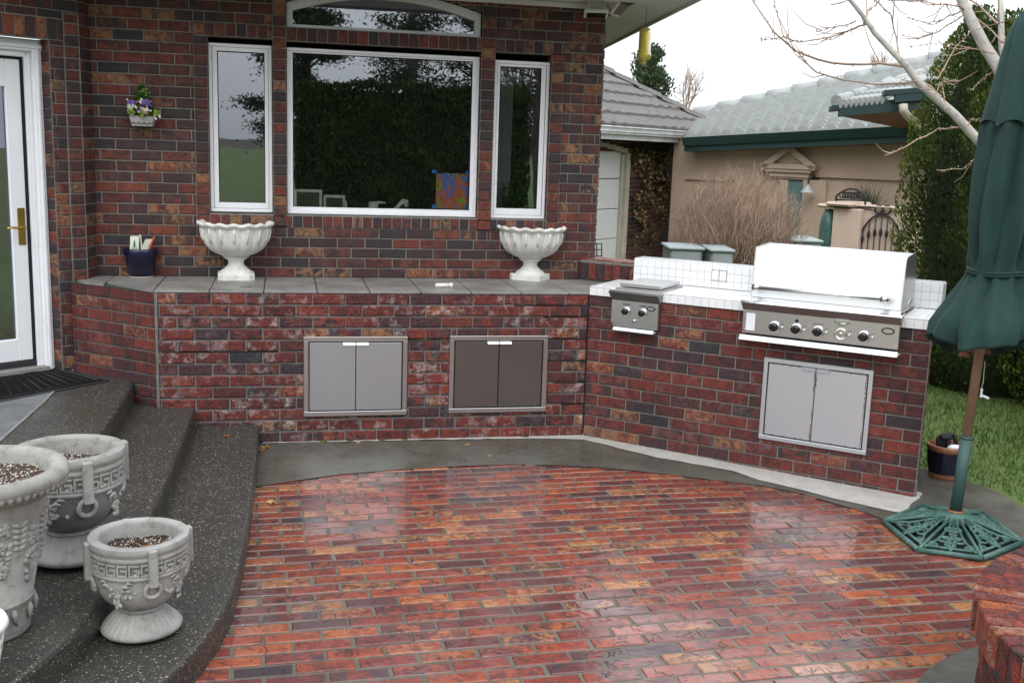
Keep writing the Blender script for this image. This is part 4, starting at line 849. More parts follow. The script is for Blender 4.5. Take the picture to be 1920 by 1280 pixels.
# ================================================================== planters on the steps
def key_pot(x,y,z,sc,rot,label,cat='planter',dark=False,zs=1.085):
    nv0=len(COL.objects)
    t=thing('urn_planter',label,cat,(x,y,z),'grey cast urn planters on the steps'); body='cast_dark' if dark else 'cast'
    S=lambda pr:[(a*sc,b*sc) for a,b in pr]; c=(x,y,z)
    mb=MB().mat('cast')
    def ff(th,r_,zz,i): return (r_*(1-(.05 if 3<=i<=5 else 0)*(.5+.5*math.cos(33*th))),zz)
    mb.lathe(S([(.128,0),(.140,.006),(.143,.018),(.136,.026),(.112,.048),(.084,.072),(.078,.078)]),132,c,fn=ff); mb.lathe(S([(.080,.078),(.082,.086),(.076,.092)]),48,c); mb.build('foot',t)
    mb=MB().mat(body); mb.lathe(S([(.070,.090),(.095,.10),(.125,.125),(.145,.155),(.157,.19),(.162,.222)]),56,c,capt=False); mb.mat('cast')
    mb.lathe(S([(.162,.222),(.169,.225),(.169,.235),(.164,.238)]),64,c,capb=False,capt=False); mb.mat('cast_dark'); mb.lathe(S([(.164,.238),(.165,.282)]),64,c,capb=False,capt=False); mb.mat('cast'); mb.lathe(S([(.165,.282),(.170,.286),(.170,.296),(.166,.300),(.172,.306),(.176,.318),(.172,.330)]),64,c,capb=False,capt=False); mb.mat('cast_rim' if dark else 'cast'); mb.lathe(S([(.172,.330),(.160,.333),(.138,.331),(.134,.322),(.132,.27)]),64,c,capb=False,capt=False); mb.mat('cast')  # band behind the key is coloured darker, as shade in its recess
    # greek key: raised meander on the band
    NU=26; r0=.166*sc
    def bar(a0,a1,z0_,z1_):
        n=max(1,int((a1-a0)/.06)); 
        for k in range(n):
            b0=a0+(a1-a0)*k/n; b1=a0+(a1-a0)*(k+1)/n; pts=[]
            q=[]
            for rad in(r0-.003*sc,r0+.0045*sc):
                for ang,zz in((b0,z0_),(b1,z0_),(b1,z1_),(b0,z1_)): q.append((x+rad*math.cos(ang),y+rad*math.sin(ang),z+zz*sc))
            b=mb.addv(q)
            for f_ in((4,5,6,7),(0,1,5,4),(1,2,6,5),(2,3,7,6),(3,0,4,7)): mb.face([b+i for i in f_])
    for k in range(NU):
        a=rot+2*PI*k/NU; w_=2*PI/NU; u=lambda f:a+w_*f
        if min(abs(((a+w_/2-rot)%(PI/2))),PI/2-abs(((a+w_/2-rot)%(PI/2))))<.10: continue
        bar(u(.02),u(.92),.274,.280); bar(u(.02),u(.16),.246,.274); bar(u(.02),u(.92),.240,.246); bar(u(.78),u(.92),.246,.264); bar(u(.36),u(.78),.259,.265)
    mb.build('bowl',t)
    for k in range(4):      # handles: square bar with a ring below
        a=rot+k*PI/2; d=Vector((math.cos(a),math.sin(a),0)); s_=Vector((-d.y,d.x,0)); C=Vector(c); h=MB().mat('cast')
        h.box(C+d*(.176*sc)+Z1*(.265*sc),(.026*sc,.030*sc,.125*sc),X=d,Y=s_,bev=.004*sc)
        h.torus(C+d*(.162*sc)+Z1*(.205*sc)-Z1*(.018*sc),.026*sc,.008*sc,s_,(Z1+d*.25).normalized(),n=20,seg=8); h.build('handle',t)
    for k in range(4):      # grape and leaf swags between the handles
        gm=MB().mat('cast'); a0=rot+PI/4+k*PI/2
        for i in range(34):
            a=a0+random.gauss(0,.16); zz=.205-.28*abs(a-a0)*0+random.uniform(-.045,.0)-(.03 if abs(a-a0)<.08 else 0); rad=(.158 if zz>.19 else .150)*sc; gm.ball((x+rad*math.cos(a),y+rad*math.sin(a),z+zz*sc),.0075*sc,6)
        for sgn in(-1,1):
            for i in range(5):
                a=a0+sgn*(.14+.07*i); zz=.200+.012*i; p=Vector((x+.163*sc*math.cos(a),y+.163*sc*math.sin(a),z+zz*sc)); tg=Vector((-math.sin(a),math.cos(a),.0))*sgn
                gm.tube([p,p+tg*.014*sc+Z1*.008*sc,p+tg*.03*sc+Z1*.004*sc],[.003*sc,.008*sc,.002*sc],5)
        gm.build('grape_relief',t)
    so=MB().mat('soil'); n=26
    rows=[]
    for i in range(9):
        r_=.134*sc*(1-i/9); rows.append(so.addv([(x+r_*math.cos(2*PI*k/n),y+r_*math.sin(2*PI*k/n),z+.278*sc+random.uniform(-.004,.006)+.006*math.sin(3*k/n*6+i)) for k in range(n)]))
    for i in range(8):
        for k in range(n): so.face([rows[i]+k,rows[i]+(k+1)%n,rows[i+1]+(k+1)%n,rows[i+1]+k])
    so.face([rows[-1]+k for k in range(n)]); bits=so; bits.mat('urn')
    for i in range(150):
        a=rr()*2*PI; r_=.125*sc*math.sqrt(rr()); bits.ball((x+r_*math.cos(a),y+r_*math.sin(a),z+.284*sc),random.uniform(.0012,.0026),4)
    bits.build('potting_soil',t)
    for ch in t.children:
        for v in ch.data.vertices: v.co.z*=zs
    return t
PB=atz(266,1180,.122); PA=atz(137,1046,.242)
t=key_pot(PB.x,PB.y,.1215,1.0,R(-68),'smallest pale grey urn planter with key pattern band, alone on the lowest step')
dl=MB().mat('drycleaf'); dl.rnd=(.1,.2,.3); q=PB+Z1*.312
dl.tube([q+Vector((-.03,.05,0)),q+Vector((-.01,.02,.012)),q+Vector((.01,.0,.004)),q+Vector((.045,.012,.008))],.0022,5); dl.leaf(q+Vector((.03,.0,.01)),Vector((1,.2,0)),Z1,.035,.014)
tag(dl.build('dry_leaf',loc=q),'curled orange dry leaf lying on the soil of the smallest urn planter','leaf')
key_pot(PA.x,PA.y,.2415,1.2,R(-62),'stained grey urn planter with key pattern band and dark bowl, behind the tall tapered pot',dark=True)
# big tapered pot with grapes
PC=atz(-24,1180,.242); x,y,z=PC.x,PC.y,.2415; t=thing('tapered_planter','big tapered stone planter with grape relief and heavy beaded rim on the steps','planter',(x,y,z)); c=(x,y,z)
mb=MB().mat('cast'); mb.lathe([(.128,0),(.134,.01),(.138,.05),(.146,.115),(.150,.118),(.150,.124),(.147,.128),(.186,.33),(.204,.455),(.215,.475)],72,c,capt=False); mb.mat('cast_rim'); mb.lathe([(.215,.475),(.238,.495),(.258,.510),(.274,.530),(.278,.548),(.268,.566),(.246,.572),(.226,.566),(.214,.55),(.206,.48)],72,c,capb=False,capt=False)
for k in range(64):
    a=2*PI*k/64; mb.ball((x+.262*math.cos(a),y+.262*math.sin(a),z+.524),.0125,6,(1,1,1.5))
for k in range(26):
    a=2*PI*k/26; p=Vector((x+.150*math.cos(a),y+.150*math.sin(a),z+.10)); tg=Vector((-math.sin(a),math.cos(a),0))
    if k%3: mb.tube([p-Z1*.05+tg*.012*((k%3)-1.5),p-Z1*.01,p+Z1*.006],[.004,.012,.006],6)
mb.build('body',t)
mb=MB().mat('cast')
for k in range(10):
    a0=2*PI*k/10+R(14); up_=.0 if k%2 else .045
    for i in range(64):
        v=rr(); zz=.385+up_-.19*v; w_=.055+.10*math.sin(PI*min(1,.1+v*.9)); a=a0+random.uniform(-w_,w_); rad=.149+(zz-.128)*.174; mb.ball((x+rad*math.cos(a),y+rad*math.sin(a),z+zz),.010,6)
    a1=a0+2*PI/20
    for sgn in(-1,1):
        for i in range(5):
            zz=.40-.020*i; rad=.150+(zz-.128)*.174; p=Vector((x+rad*math.cos(a1),y+rad*math.sin(a1),z+zz)); tg=Vector((-math.sin(a1),math.cos(a1),0))*sgn; mb.tube([p,p+tg*.016+Z1*.012,p+tg*(.034-.004*i)+Z1*.016],[.004,.010,.003],5)
mb.build('grape_relief',t)
so=MB().mat('soil'); so.lathe([(.214,.518),(.17,.524),(.10,.519),(.03,.527),(.001,.524)],30,c,capb=False,fn=lambda th,r_,zz,i:(r_,zz+random.uniform(-.005,.005))); bits=so; bits.mat('urn')
for i in range(260): a=rr()*2*PI; r_=.20*math.sqrt(rr()); bits.ball((x+r_*math.cos(a),y+r_*math.sin(a),z+.526),random.uniform(.0015,.003),4)
bits.build('potting_soil',t)
# white woven pot cut by the frame
PD=atz(-92,1312,.2415); t=thing('woven_planter','white basket weave planter at the very front left of the steps','planter',PD)
mb=MB().mat('urn'); mb.lathe([(.10,0),(.115,.02),(.145,.22),(.158,.262),(.165,.27),(.160,.285),(.145,.287),(.138,.25)],48,PD)
for k in range(20):
    a=2*PI*k/20
    for sgn in(-1,1): mb.tube([(PD.x+(.116+.033*v)*math.cos(a+sgn*v*.7),PD.y+(.116+.033*v)*math.sin(a+sgn*v*.7),PD.z+.03+.22*v) for v in(0,.25,.5,.75,1)],.006,5)
mb.build('basket',t); mb=MB().mat('soil'); mb.lathe([(.14,.26),(.001,.265)],24,PD,capb=False); mb.build('potting_soil',t)
for ch in t.children:
    for v in ch.data.vertices: v.co.z=PD.z+(v.co.z-PD.z)*.82
M['stain']=simple('pale mineral stain',(.135,.13,.118),.7,var=.45,scale=30,dark=((.05,.05,.045),.9))
# door mat
mb=MB().mat('black_matt'); q=[atz(*p,.39) for p in((-40,694),(92,685),(206,713),(-60,765))]; mb.prism([Vector((p.x,p.y,.3855)) for p in q][::-1],(0,0,.006)); base=mb.build('mat_base',None)
t=thing('door_mat','black ribbed rubber door mat on the landing before the white door','mat',(q[0].x,q[0].y,.3855)); base.parent=t; base.location=-t.location
mb=MB().mat('black'); ins=lambda u,v:(q[0].lerp(q[1],u)).lerp(q[3].lerp(q[2],u),v)
for k in range(26):
    v=.12+.76*k/25; mb.tube([Vector((*ins(u/8*.84+.08,v).xy,.3935+.0015*(u%2))) for u in range(9)],.004,4)
for k in range(12): u=.1+.8*k/11; mb.tube([Vector((*ins(u,.1).xy,.394)),Vector((*ins(min(.95,u+.05),.9).xy,.394))],.004,4)
mb.tube([Vector((*ins(u,v).xy,.393)) for u,v in((.04,.06),(.96,.06),(.96,.94),(.04,.94),(.04,.06))],.007,5); mb.build('ribs',t)
# ================================================================== UMBRELLA
UB=atz(1790,972,.02); ub=Vector((UB.x,UB.y,g(UB.x)+.006)); um=thing('patio_umbrella','closed dark green patio umbrella standing at the right end of the barbecue','umbrella',ub)
hexv=[atz(*p,0) for p in((1657,975),(1722,1028),(1842,1044),(1918,1014),(1845,960),(1728,946))]; hexv=[Vector((p.x,p.y,ub.z)) for p in hexv]
mb=MB().mat('verdigris'); nH=6; hub=ub+Z1*.062
cen=sum(hexv,Vector())/6
for i in range(nH):
    a,b_=hexv[i],hexv[(i+1)%nH]; ai,bi=a.lerp(hub,.07),b_.lerp(hub,.07)
    mb.tube([a+Z1*.014,b_+Z1*.014],.014,8); mb.tube([a.lerp(hub,.12)+Z1*.013,b_.lerp(hub,.12)+Z1*.013],.008,6)
    mb.tube([a+Z1*.016,a.lerp(hub,.45)+Z1*.014,hub.lerp(a,.12)+Z1*.006],.0095,6)
    def SP(u,v): return (a.lerp(b_,u)).lerp(hub,v)+Z1*.014
    nS=Vector((0,0,1)); ux_=(b_-a); Ls=ux_.length
    def scroll(cu,cv,rad,sg,rot):
        pts=[]
        for k in range(22):
            tt_=k/21; an=rot+sg*tt_*2*PI*1.35; rd=rad*(1-.68*tt_); mid=a.lerp(b_,.5); inw=(hub-mid).normalized(); pts.append(SP(cu,cv)+ux_.normalized()*math.cos(an)*rd+inw*math.sin(an)*rd)
        mb.tube(pts,[.0085*(1-.35*k/21) for k in range(22)],6)
    for cu,cv,rad,sg,rot in((.33,.30,.045,1,0),(.67,.30,.045,-1,PI),(.5,.20,.032,1,PI/2),(.38,.56,.030,-1,0),(.62,.56,.030,1,PI),(.17,.17,.024,1,PI/2),(.83,.17,.024,-1,PI/2),(.5,.44,.022,1,-PI/2)): scroll(cu,cv,min(rad,Ls*.13),sg,rot)
    mb.tube([SP(.5,.05),SP(.44,.25),SP(.5,.42),SP(.5,.75)],.008,6); mb.tube([SP(.5,.05),SP(.56,.25),SP(.5,.42)],.008,6); mb.tube([SP(.05,.08),SP(.2,.3),SP(.3,.6),SP(.45,.8)],.0075,6); mb.tube([SP(.95,.08),SP(.8,.3),SP(.7,.6),SP(.55,.8)],.0075,6)
mb.lathe([(.13,.045),(.10,.062),(.05,.075),(.045,.085),(.02,.085)],24,ub); mb.mat('dark_gap'); mb.poly([p+Z1*.0015 for p in [v.lerp(cen,.03) for v in hexv]])
bs=mb.build('base',um)
px0=ub+Z1*.085; axd=(atp(1832,690,ub,(_f.x,_f.y,0))-px0).normalized(); 
def AX(z): return px0+axd*((z-px0.z)/axd.z)
def AC(z): return AX(z)+_r0*(.045*min(1,max(0,(2.62-z)/.5)))
mb=MB().mat('terracotta'); mb.torus(ub+Z1*.087,.040,.007,X1,Y1,n=24,seg=8); mb.build('collar',um)
mb=MB().mat('green_metal'); mb.tube([AX(.07),AX(.47)],.0305,20); mb.tube([AX(.462),AX(.476)],.032,20); mb.build('base_tube',um)
mb=MB().mat('wood_pole'); mb.tube([AX(.46),AX(2.55)],.024,18); mb.build('pole',um)
def prof(z):
    pts=[(.86,.25),(1.08,.27),(1.2,.215),(1.30,.165),(1.34,.152),(1.38,.158),(1.6,.190),(1.9,.198),(2.08,.192),(2.12,.185),(2.3,.150),(2.45,.120),(2.56,.085),(2.62,.05),(2.65,.012)]
    for i in range(len(pts)-1):
        if z<=pts[i+1][0]: 
            t_=(z-pts[i][0])/(pts[i+1][0]-pts[i][0]); t_=max(0,min(1,t_)); return pts[i][1]+(pts[i+1][1]-pts[i][1])*t_
    return .01
mb=MB().mat('canvas'); mb.smooth=True; SG=192; zs_=[0,.03,.08,.14,.2,.27,.33,.39,.43,.46,.48,.50,.54,.60,.68,.78,.88,.98,1.08,1.14,1.17,1.19,1.23,1.32,1.42,1.52,1.60,1.66,1.71,1.75,1.78]
mb2=[]
for i,dz in enumerate(zs_):
    pts=[]
    for k in range(SG):
        th=2*PI*k/SG; e=max(0,1-dz/.46); sh5=abs(math.sin(2.5*th+.9))**.7
        hem=.885+.04*(.5-.5*math.cos(5*th+1.8))*e**1.5+.15*max(0,math.cos(th+R(68)))**1.3*e+(.10*max(0,math.cos(th-R(178)))**4*e)
        z=hem+dz*(2.66-hem)/1.78*1.0 if False else (hem*(e)+.90*(1-e))+dz*((2.66-.90)/1.78)
        r_=prof(z); sh8=abs(math.sin(4*th+.3+.8*math.sin(z*2.2)))**.6; sh5=abs(math.sin(2.5*th+.9))**.7; sharp=sh5*e+sh8*(1-e)
        amp=.34*e+.30*(1-e)*min(1,(2.66-z)/.5); amp*= (.45 if 1.30<z<1.38 else 1)
        rr_=r_*(1-amp*(1-sharp)*.9+.10*math.sin(13*th+5*z)*(.6 if z<2.3 else .2)+.22*e*math.cos(th-R(200)))+.006*mnoise.noise(Vector((math.cos(th)*3,math.sin(th)*3,z*6)))+.004*mnoise.noise(Vector((math.cos(th)*9,math.sin(th)*9,z*11)))
        p=AC(z); pts.append((p.x+rr_*math.cos(th),p.y+rr_*math.sin(th),p.z))
    mb2.append(mb.addv(pts))
for i in range(len(mb2)-1):
    for k in range(SG): k2=(k+1)%SG; mb.face([mb2[i]+k,mb2[i]+k2,mb2[i+1]+k2,mb2[i+1]+k])
# inner lining seen from below
inn=[mb.addv([Vector(mb.v[mb2[j]+k]).lerp(AC(Vector(mb.v[mb2[j]+k]).z),.12 if j else .04) for k in range(SG)]) for j in(0,4,8)]
for i in range(2):
    for k in range(SG): k2=(k+1)%SG; mb.face([inn[i]+k2,inn[i]+k,inn[i+1]+k,inn[i+1]+k2])
for k in range(SG): k2=(k+1)%SG; mb.face([mb2[0]+k2,mb2[0]+k,inn[0]+k,inn[0]+k2])
can=mb.build('canopy',um)
mb=MB().mat('canvas'); 
path=[]
for k in range(41): th=2*PI*k/40; p=AC(1.355+.006*math.sin(3*th)); path.append(p+Vector((math.cos(th),math.sin(th),0))*(.156+.004*math.sin(5*th)))
mb.tube(path,.009,6,cap=False); mb.tube([p-Z1*.014 for p in path],.008,6,cap=False); mb.build('tie_strap',um)
mb=MB().mat('canvas'); rows=[]
for dz,k_ in((0,1.07),(.03,1.075),(.25,1.04),(.42,1.03),(.50,1.0)):
    pts=[]
    for k in range(96):
        th=2*PI*k/96; z=2.07+dz+(.035*abs(math.cos(4*th+.3)) if dz<.04 else 0); r_=prof(z)*k_*(1-.16*(1-abs(math.sin(4*th+.3+.8*math.sin(z*2.2)))**.6)); p=AC(z); pts.append((p.x+r_*math.cos(th),p.y+r_*math.sin(th),p.z))
    rows.append(mb.addv(pts))
mb.smooth=True
for i in range(4):
    for k in range(96): k2=(k+1)%96; mb.face([rows[i]+k,rows[i]+k2,rows[i+1]+k2,rows[i+1]+k])
mb.build('top_vent',um)
mb=MB().mat('wood_pole'); mb.lathe([(.02,0),(.026,.015),(.022,.035),(.008,.05)],14,AX(2.64)); mb.build('finial',um)
mb=MB().mat('rust_cloth')
for th,q_r,z,sg in((R(-148),.185,.925,1),(R(75),.14,.90,-1),(R(42),.14,.90,-1)):
    p=AX(z); d=Vector((math.cos(th),math.sin(th),0)); s_=Vector((-d.y,d.x,0)); q_=p+d*q_r; mb.prism([q_-s_*.03,q_+s_*.03,q_+Z1*.075+s_*.0],d*(.004*sg)); mb.build('pocket_patch',um); mb=MB().mat('rust_cloth')
mb=MB().mat('paper'); a=AX(.88)+_r*.035; mb.tube([a,a-Z1*.11+_r*.004,a-Z1*.17-_r*.005],.0018,5); mb.mat('white_paint_and_glare'); mb.box(a-Z1*.19+_r*.02,(.05,.014,.014),X=(_r.x,_r.y,-.35),bev=.004); mb.box(a-Z1*.17,(.012,.012,.05),bev=.003); mb.build('pull_cord',um)
# dark glazed pot behind the barbecue with black things in it
pp=atz(1770,893,-.03); pp=Vector((pp.x,pp.y,g(pp.x)+.004)); t=thing('navy_pot','navy blue and brown glazed pot beside the end of the barbecue counter','pot',pp)
mb=MB().mat('terracotta'); mb.lathe([(.094,0),(.098,.01),(.100,.035)],32,pp,capt=False); mb.mat('navy_glaze'); mb.lathe([(.100,.035),(.112,.10),(.116,.175)],32,pp,capb=False,capt=False); mb.mat('terracotta'); mb.lathe([(.116,.175),(.121,.185),(.121,.205),(.112,.212),(.100,.208),(.098,.16),(.001,.15)],32,pp,capb=False,capt=False); mb.build('pot',t)
mb=MB().mat('black_matt')
for k in range(5): a=pp+Vector((-.05+.014*k,.02,.15)); mb.tube([a,a+Vector((0,.01,.09)),a+Vector((.012,.0,.115)),a+Vector((.02,-.02,.09))],.012,8)
mb.tube([pp+Vector((.0,.0,.15)),pp+Vector((.02,.02,.27)),pp+Vector((.05,.02,.26)),pp+Vector((.08,.0,.17))],[.012,.016,.016,.01],8); tag(mb.build('grill_brush',loc=pp+Z1*.15),'black ridged rubber and handle poking out of the navy pot','brush')
mb=MB().mat('white_paint_and_glare'); mb.ball(pp+Vector((.02,-.045,.195)),.04,10,(1.3,.8,.6)); tag(mb.build('white_cloth',loc=pp+Vector((.02,-.045,.17))),'crumpled white cloth in the navy pot','cloth')
# ================================================================== ROUND BRICK WALL
cw=Vector((1.07,-4.24,-.018)); rw=thing('round_brick_wall','curved low brick seat wall with bricks on edge along its top, front right','wall',cw); Hh=.5; Ro=.925
mb=MB(); nb_=86
mb.mat('mortar'); mb.lathe([(Ro-.048,0),(Ro-.048,Hh-.115)],96,cw,smooth=True,capt=False,capb=False)
mb.lathe([(Ro-.022,Hh-.112),(Ro-.0225,Hh-.012),(Ro-.235,Hh-.010),(Ro-.235,0)],96,cw,capt=False,capb=False)
mb.mat('brick_bbq')
H2=.0738
for j in range(5):
    n=27; 
    for k in range(n):
        a0=2*PI*(k+(.5 if j%2 else 0))/n; a1=a0+2*PI/n; am=(a0+a1)/2
        if not(R(70)<(am%(2*PI))<R(290)): continue
        d=Vector((math.cos(am),math.sin(am),0)); s_=Vector((-d.y,d.x,0)); wdt=(a1-a0)*(Ro-.04)-.010
        brick(mb,cw+d*((Ro-.045)*math.cos((a1-a0)/2)+.002),s_,Z1,d,-wdt/2,wdt/2,Hh-.115-(j+1)*H2+.005,Hh-.115-j*H2-.005,.010,.004,.002)
mb.rnd=(0.,0.,0.); mb.build('wall_body',rw)
mb=MB().mat('brick_cap'); n=84
for k in range(n):
    am=2*PI*(k+.5)/n; 
    if not(R(40)<(am%(2*PI))<R(320)): continue
    d=Vector((math.cos(am),math.sin(am),0)); s_=Vector((-d.y,d.x,0)); wo=2*PI/n*Ro-.006; wi=2*PI/n*(Ro-.24)-.006; o_=random.uniform(-.004,.004); mb.rnd=rnd3(); h1=Hh+random.uniform(-.003,.003)
    c1,c2=cw+d*(Ro+o_),cw+d*(Ro-.24+o_); e=.005
    v=[c1-s_*(wo/2),c1+s_*(wo/2),c2+s_*(wi/2),c2-s_*(wi/2)]; ctr_=(c1+c2)/2
    b=mb.addv([p+Z1*(Hh-.115) for p in v]+[p+Z1*(h1-e) for p in v]+[p.lerp(ctr_,.035)+Z1*h1 for p in v])
    mb.face([b+8,b+9,b+10,b+11],[(0,0),(0,1),(1,1),(1,0)])
    for i in range(4):
        j=(i+1)%4; uu=[(0,0),(0,1),(1,1),(1,0)]; mb.face([b+i,b+j,b+4+j,b+4+i],[(.2,0),(.2,1),(.2,1),(.2,0)] if i==0 else [uu[i],uu[j],uu[j],uu[i]]); mb.face([b+4+i,b+4+j,b+8+j,b+8+i],[uu[i],uu[j],uu[j],uu[i]])
mb.rnd=(0.,0.,0.); mb.build('brick_coping',rw)
# fallen leaves
def dleaf(px,py,z,sz,v,label):
    p=atz(px,py,z)+Z1*.006; mb=MB().mat('drycleaf'); mb.rnd=(v,.5,.5); a0=rr()*6; pts=[]; 
    for k in range(14): a=a0+2*PI*k/14; r_=sz*(1. if k%2==0 else .42)*random.uniform(.8,1.1); pts.append(p+Vector((math.cos(a)*r_,math.sin(a)*r_,.008*math.sin(k*2.1)+.004)))
    b=mb.addv(pts+[p]); 
    for k in range(14): mb.face([b+k,b+(k+1)%14,b+14])
    tag(mb.build('fallen_leaf',loc=p),label,'leaf','fallen leaves')
dleaf(508,943,0,.036,.95,'pale tan lobed leaf on the wet bricks near the lowest step'); dleaf(497,840,.0,.045,.2,'orange brown leaf in the corner between brick counter and lowest step')
dleaf(488,846,.0,.03,.1,'small orange leaf tucked against the lowest step in the corner'); dleaf(425,820,.12,.02,.15,'small orange leaf on the tread of the lowest step'); dleaf(672,832,0,.02,.7,'tiny tan leaf on the wet concrete below the left steel doors'); dleaf(876,836,0,.02,.6,'tiny tan leaf on the wet concrete under the darker steel doors'); dleaf(279,754,.24,.018,.2,'small orange leaf on the middle step by the brick corner'); dleaf(918,857,0,.016,.9,'tiny pale leaf at the edge of the paving below the darker steel doors')
# ================================================================== GARAGE BESIDE THE HOUSE
ZE=2.24; c0=atz(1366,253,ZE); c1=atz(1126,236,ZE); dE=(c0-c1).normalized(); dP=Vector((-dE.y,dE.x,0)); gl=c1-dE*5
a45=dE; n45=-dP; G=atp(1257,400,c0+dP*.65,dP); G.z=0
gar=thing('brick_garage','brick garage with grey tiled hip roof, white gutter and pale arched door beyond the barbecue','garage',(G.x,G.y,-.4))
ga=lambda x,y:atp(x,y,G,n45)
mb=MB(); d0=ga(1172,400); Ld=(d0-G).xy.length; dtop=ga(1160,287).z
ZG=2.25; lay(mb,G-a45*(Ld+.0)-Z1*.5,a45,Z1,n45,Ld,ZG+.5,joint=.011,mat='brick_house',mortar='mortar')
lay(mb,G-Z1*.5,dP,Z1,a45,3,ZG+.5,joint=.011,mat='brick_house')
lay(mb,G-a45*(Ld+2.6)+Z1*(dtop+.02),a45,Z1,n45,2.6,ZG-dtop,joint=.011,mat='brick_house'); mb.rnd=(0.,0.,0.); mb.build('wall',gar)
mb=MB().mat('cream_trim'); q=G-a45*Ld
mb.box(q-a45*.05+Z1*(dtop/2-.25)+n45*.02,(.10,.08,dtop+.5),X=a45,Y=n45,bev=.01); mb.box(q-a45*.125+Z1*(dtop/2-.25)-n45*.04,(.06,.08,dtop+.46),X=a45,Y=n45,bev=.01)
for k in range(12): x0=2.6*k/12; f_=lambda x:-.32*((x/2.6)**2)*0; mb.box(q-a45*(.05+x0+.11)+Z1*(dtop+.03+.20*math.sin(PI*min(1,(x0+.1)/5.2))),(.23,.08,.07),X=a45,Y=n45)
mb.build('door_trim',gar)
mb=MB().mat('pale_door')
for k in range(5): h=(dtop+.55)/5; mb.box(q-a45*1.45+Z1*(-.5+h*(k+.5)+.02)-n45*.08,(2.7,.05,h-.012),X=a45,Y=n45,bev=.008)
mb.mat('dark_gap'); mb.box(q-a45*1.45+Z1*.7-n45*.12,(2.7,.03,2.4),X=a45,Y=n45); mb.build('garage_door',gar)
mb=MB().mat('gutter_white'); mb.prism([c0,c0-dP*-.10,c0+dP*.10-Z1*.10,c0+dP*.03-Z1*.10],(gl-c0)); mb.tube([c0+Z1*.002,gl+Z1*.002],.013,6); mb.tube([c0+dP*.02-Z1*.06,gl+dP*.02-Z1*.06],.012,6)
mb.prism([c0+dP*.10-Z1*.09-dE*.12,c0+dP*.13-Z1*.09-dE*.12,c0+dP*.13-Z1*.18-dE*.12,c0+dP*.10-Z1*.18-dE*.12],(gl-c0)); mb.build('gutter',gar)
mb=MB().mat('vent'); mb.poly([c0-Z1*.17-dE*.15+dP*.12,gl-Z1*.17+dP*.12,gl-Z1*.17+dP*3,c0-Z1*.17-dE*.15+dP*3]); mb.build('soffit',gar)
# roof planes with overlapping tile courses
hipd=(-dE+dP); SL=.60
def hip_pt(t): return c0+Vector((hipd.x*t,hipd.y*t,SL*t))+Z1*.02
best=min(((atan:=abs((lambda p:((p-CAM).dot(_u)/(p-CAM).dot(_f)))(c0+Vector((hipd.x*t,hipd.y*t,s_*t)))-(640-130)/FPX)+abs((lambda p:((p-CAM).dot(_r)/(p-CAM).dot(_f)))(c0+Vector((hipd.x*t,hipd.y*t,s_*t)))-(1125-960)/FPX)),t,s_) for t in [1.+.05*i for i in range(100)] for s_ in [.1+.02*j for j in range(60)])
SL=best[2]; TH=best[1]*1.25; print('hip',best)
rn=MB().mat('roof_tile'); NR=int(TH/.27); up=Vector((dP.x,dP.y,SL)); st=TH/NR
for i in range(NR):
    v0_,v1_=i*st,(i+1)*st+.03; W_=(c0-gl).length; nC=int(W_/.16)
    lo,hi=[],[]
    for k in range(nC+1):
        u=W_*k/nC; bumpz=.018*(k%2)+.010*math.sin(k*2.7+i); p0=gl+dE*u+up*v0_; p1=gl+dE*u+up*v1_
        lim0=W_-v0_; lim1=W_-v1_
        p0=gl+dE*min(u,lim0)+up*v0_+Z1*(.055+bumpz); p1=gl+dE*min(u,lim1)+up*v1_+Z1*(.015+bumpz*.6); lo.append(p0); hi.append(p1)
    b0=rn.addv(lo); b1=rn.addv(hi); b2=rn.addv([p-Z1*.05 for p in lo])
    for k in range(nC): rn.face([b0+k,b0+k+1,b1+k+1,b1+k]); rn.face([b2+k,b2+k+1,b0+k+1,b0+k])
# other side of the hip
far_=c0+dP*9; b=rn.addv([c0+Z1*.02,far_+Z1*.02,c0+Vector((hipd.x*TH,hipd.y*TH,SL*TH))+dP*3]); rn.face([b,b+1,b+2]); b=rn.addv([c0+Z1*.02,c0+Vector((hipd.x*TH,hipd.y*TH,SL*TH))+dP*3,c0+Vector((hipd.x*TH,hipd.y*TH,SL*TH))]); rn.face([b,b+1,b+2])
ncap=int(TH*1.414/.42)
for k in range(ncap):
    t0,t1=TH*k/ncap,TH*(k+1.12)/ncap; pa=c0+Vector((hipd.x*t0,hipd.y*t0,SL*t0)); pb=c0+Vector((hipd.x*t1,hipd.y*t1,SL*t1)); ax=(pb-pa).normalized(); sd_=Vector((0,0,1)).cross(ax).normalized(); 
    rn.prism([pa-sd_*.12+Z1*.035,pa+Z1*.125,pa+sd_*.12+Z1*.035],(pb-pa)-Z1*.03)
rn.build('roof',gar)
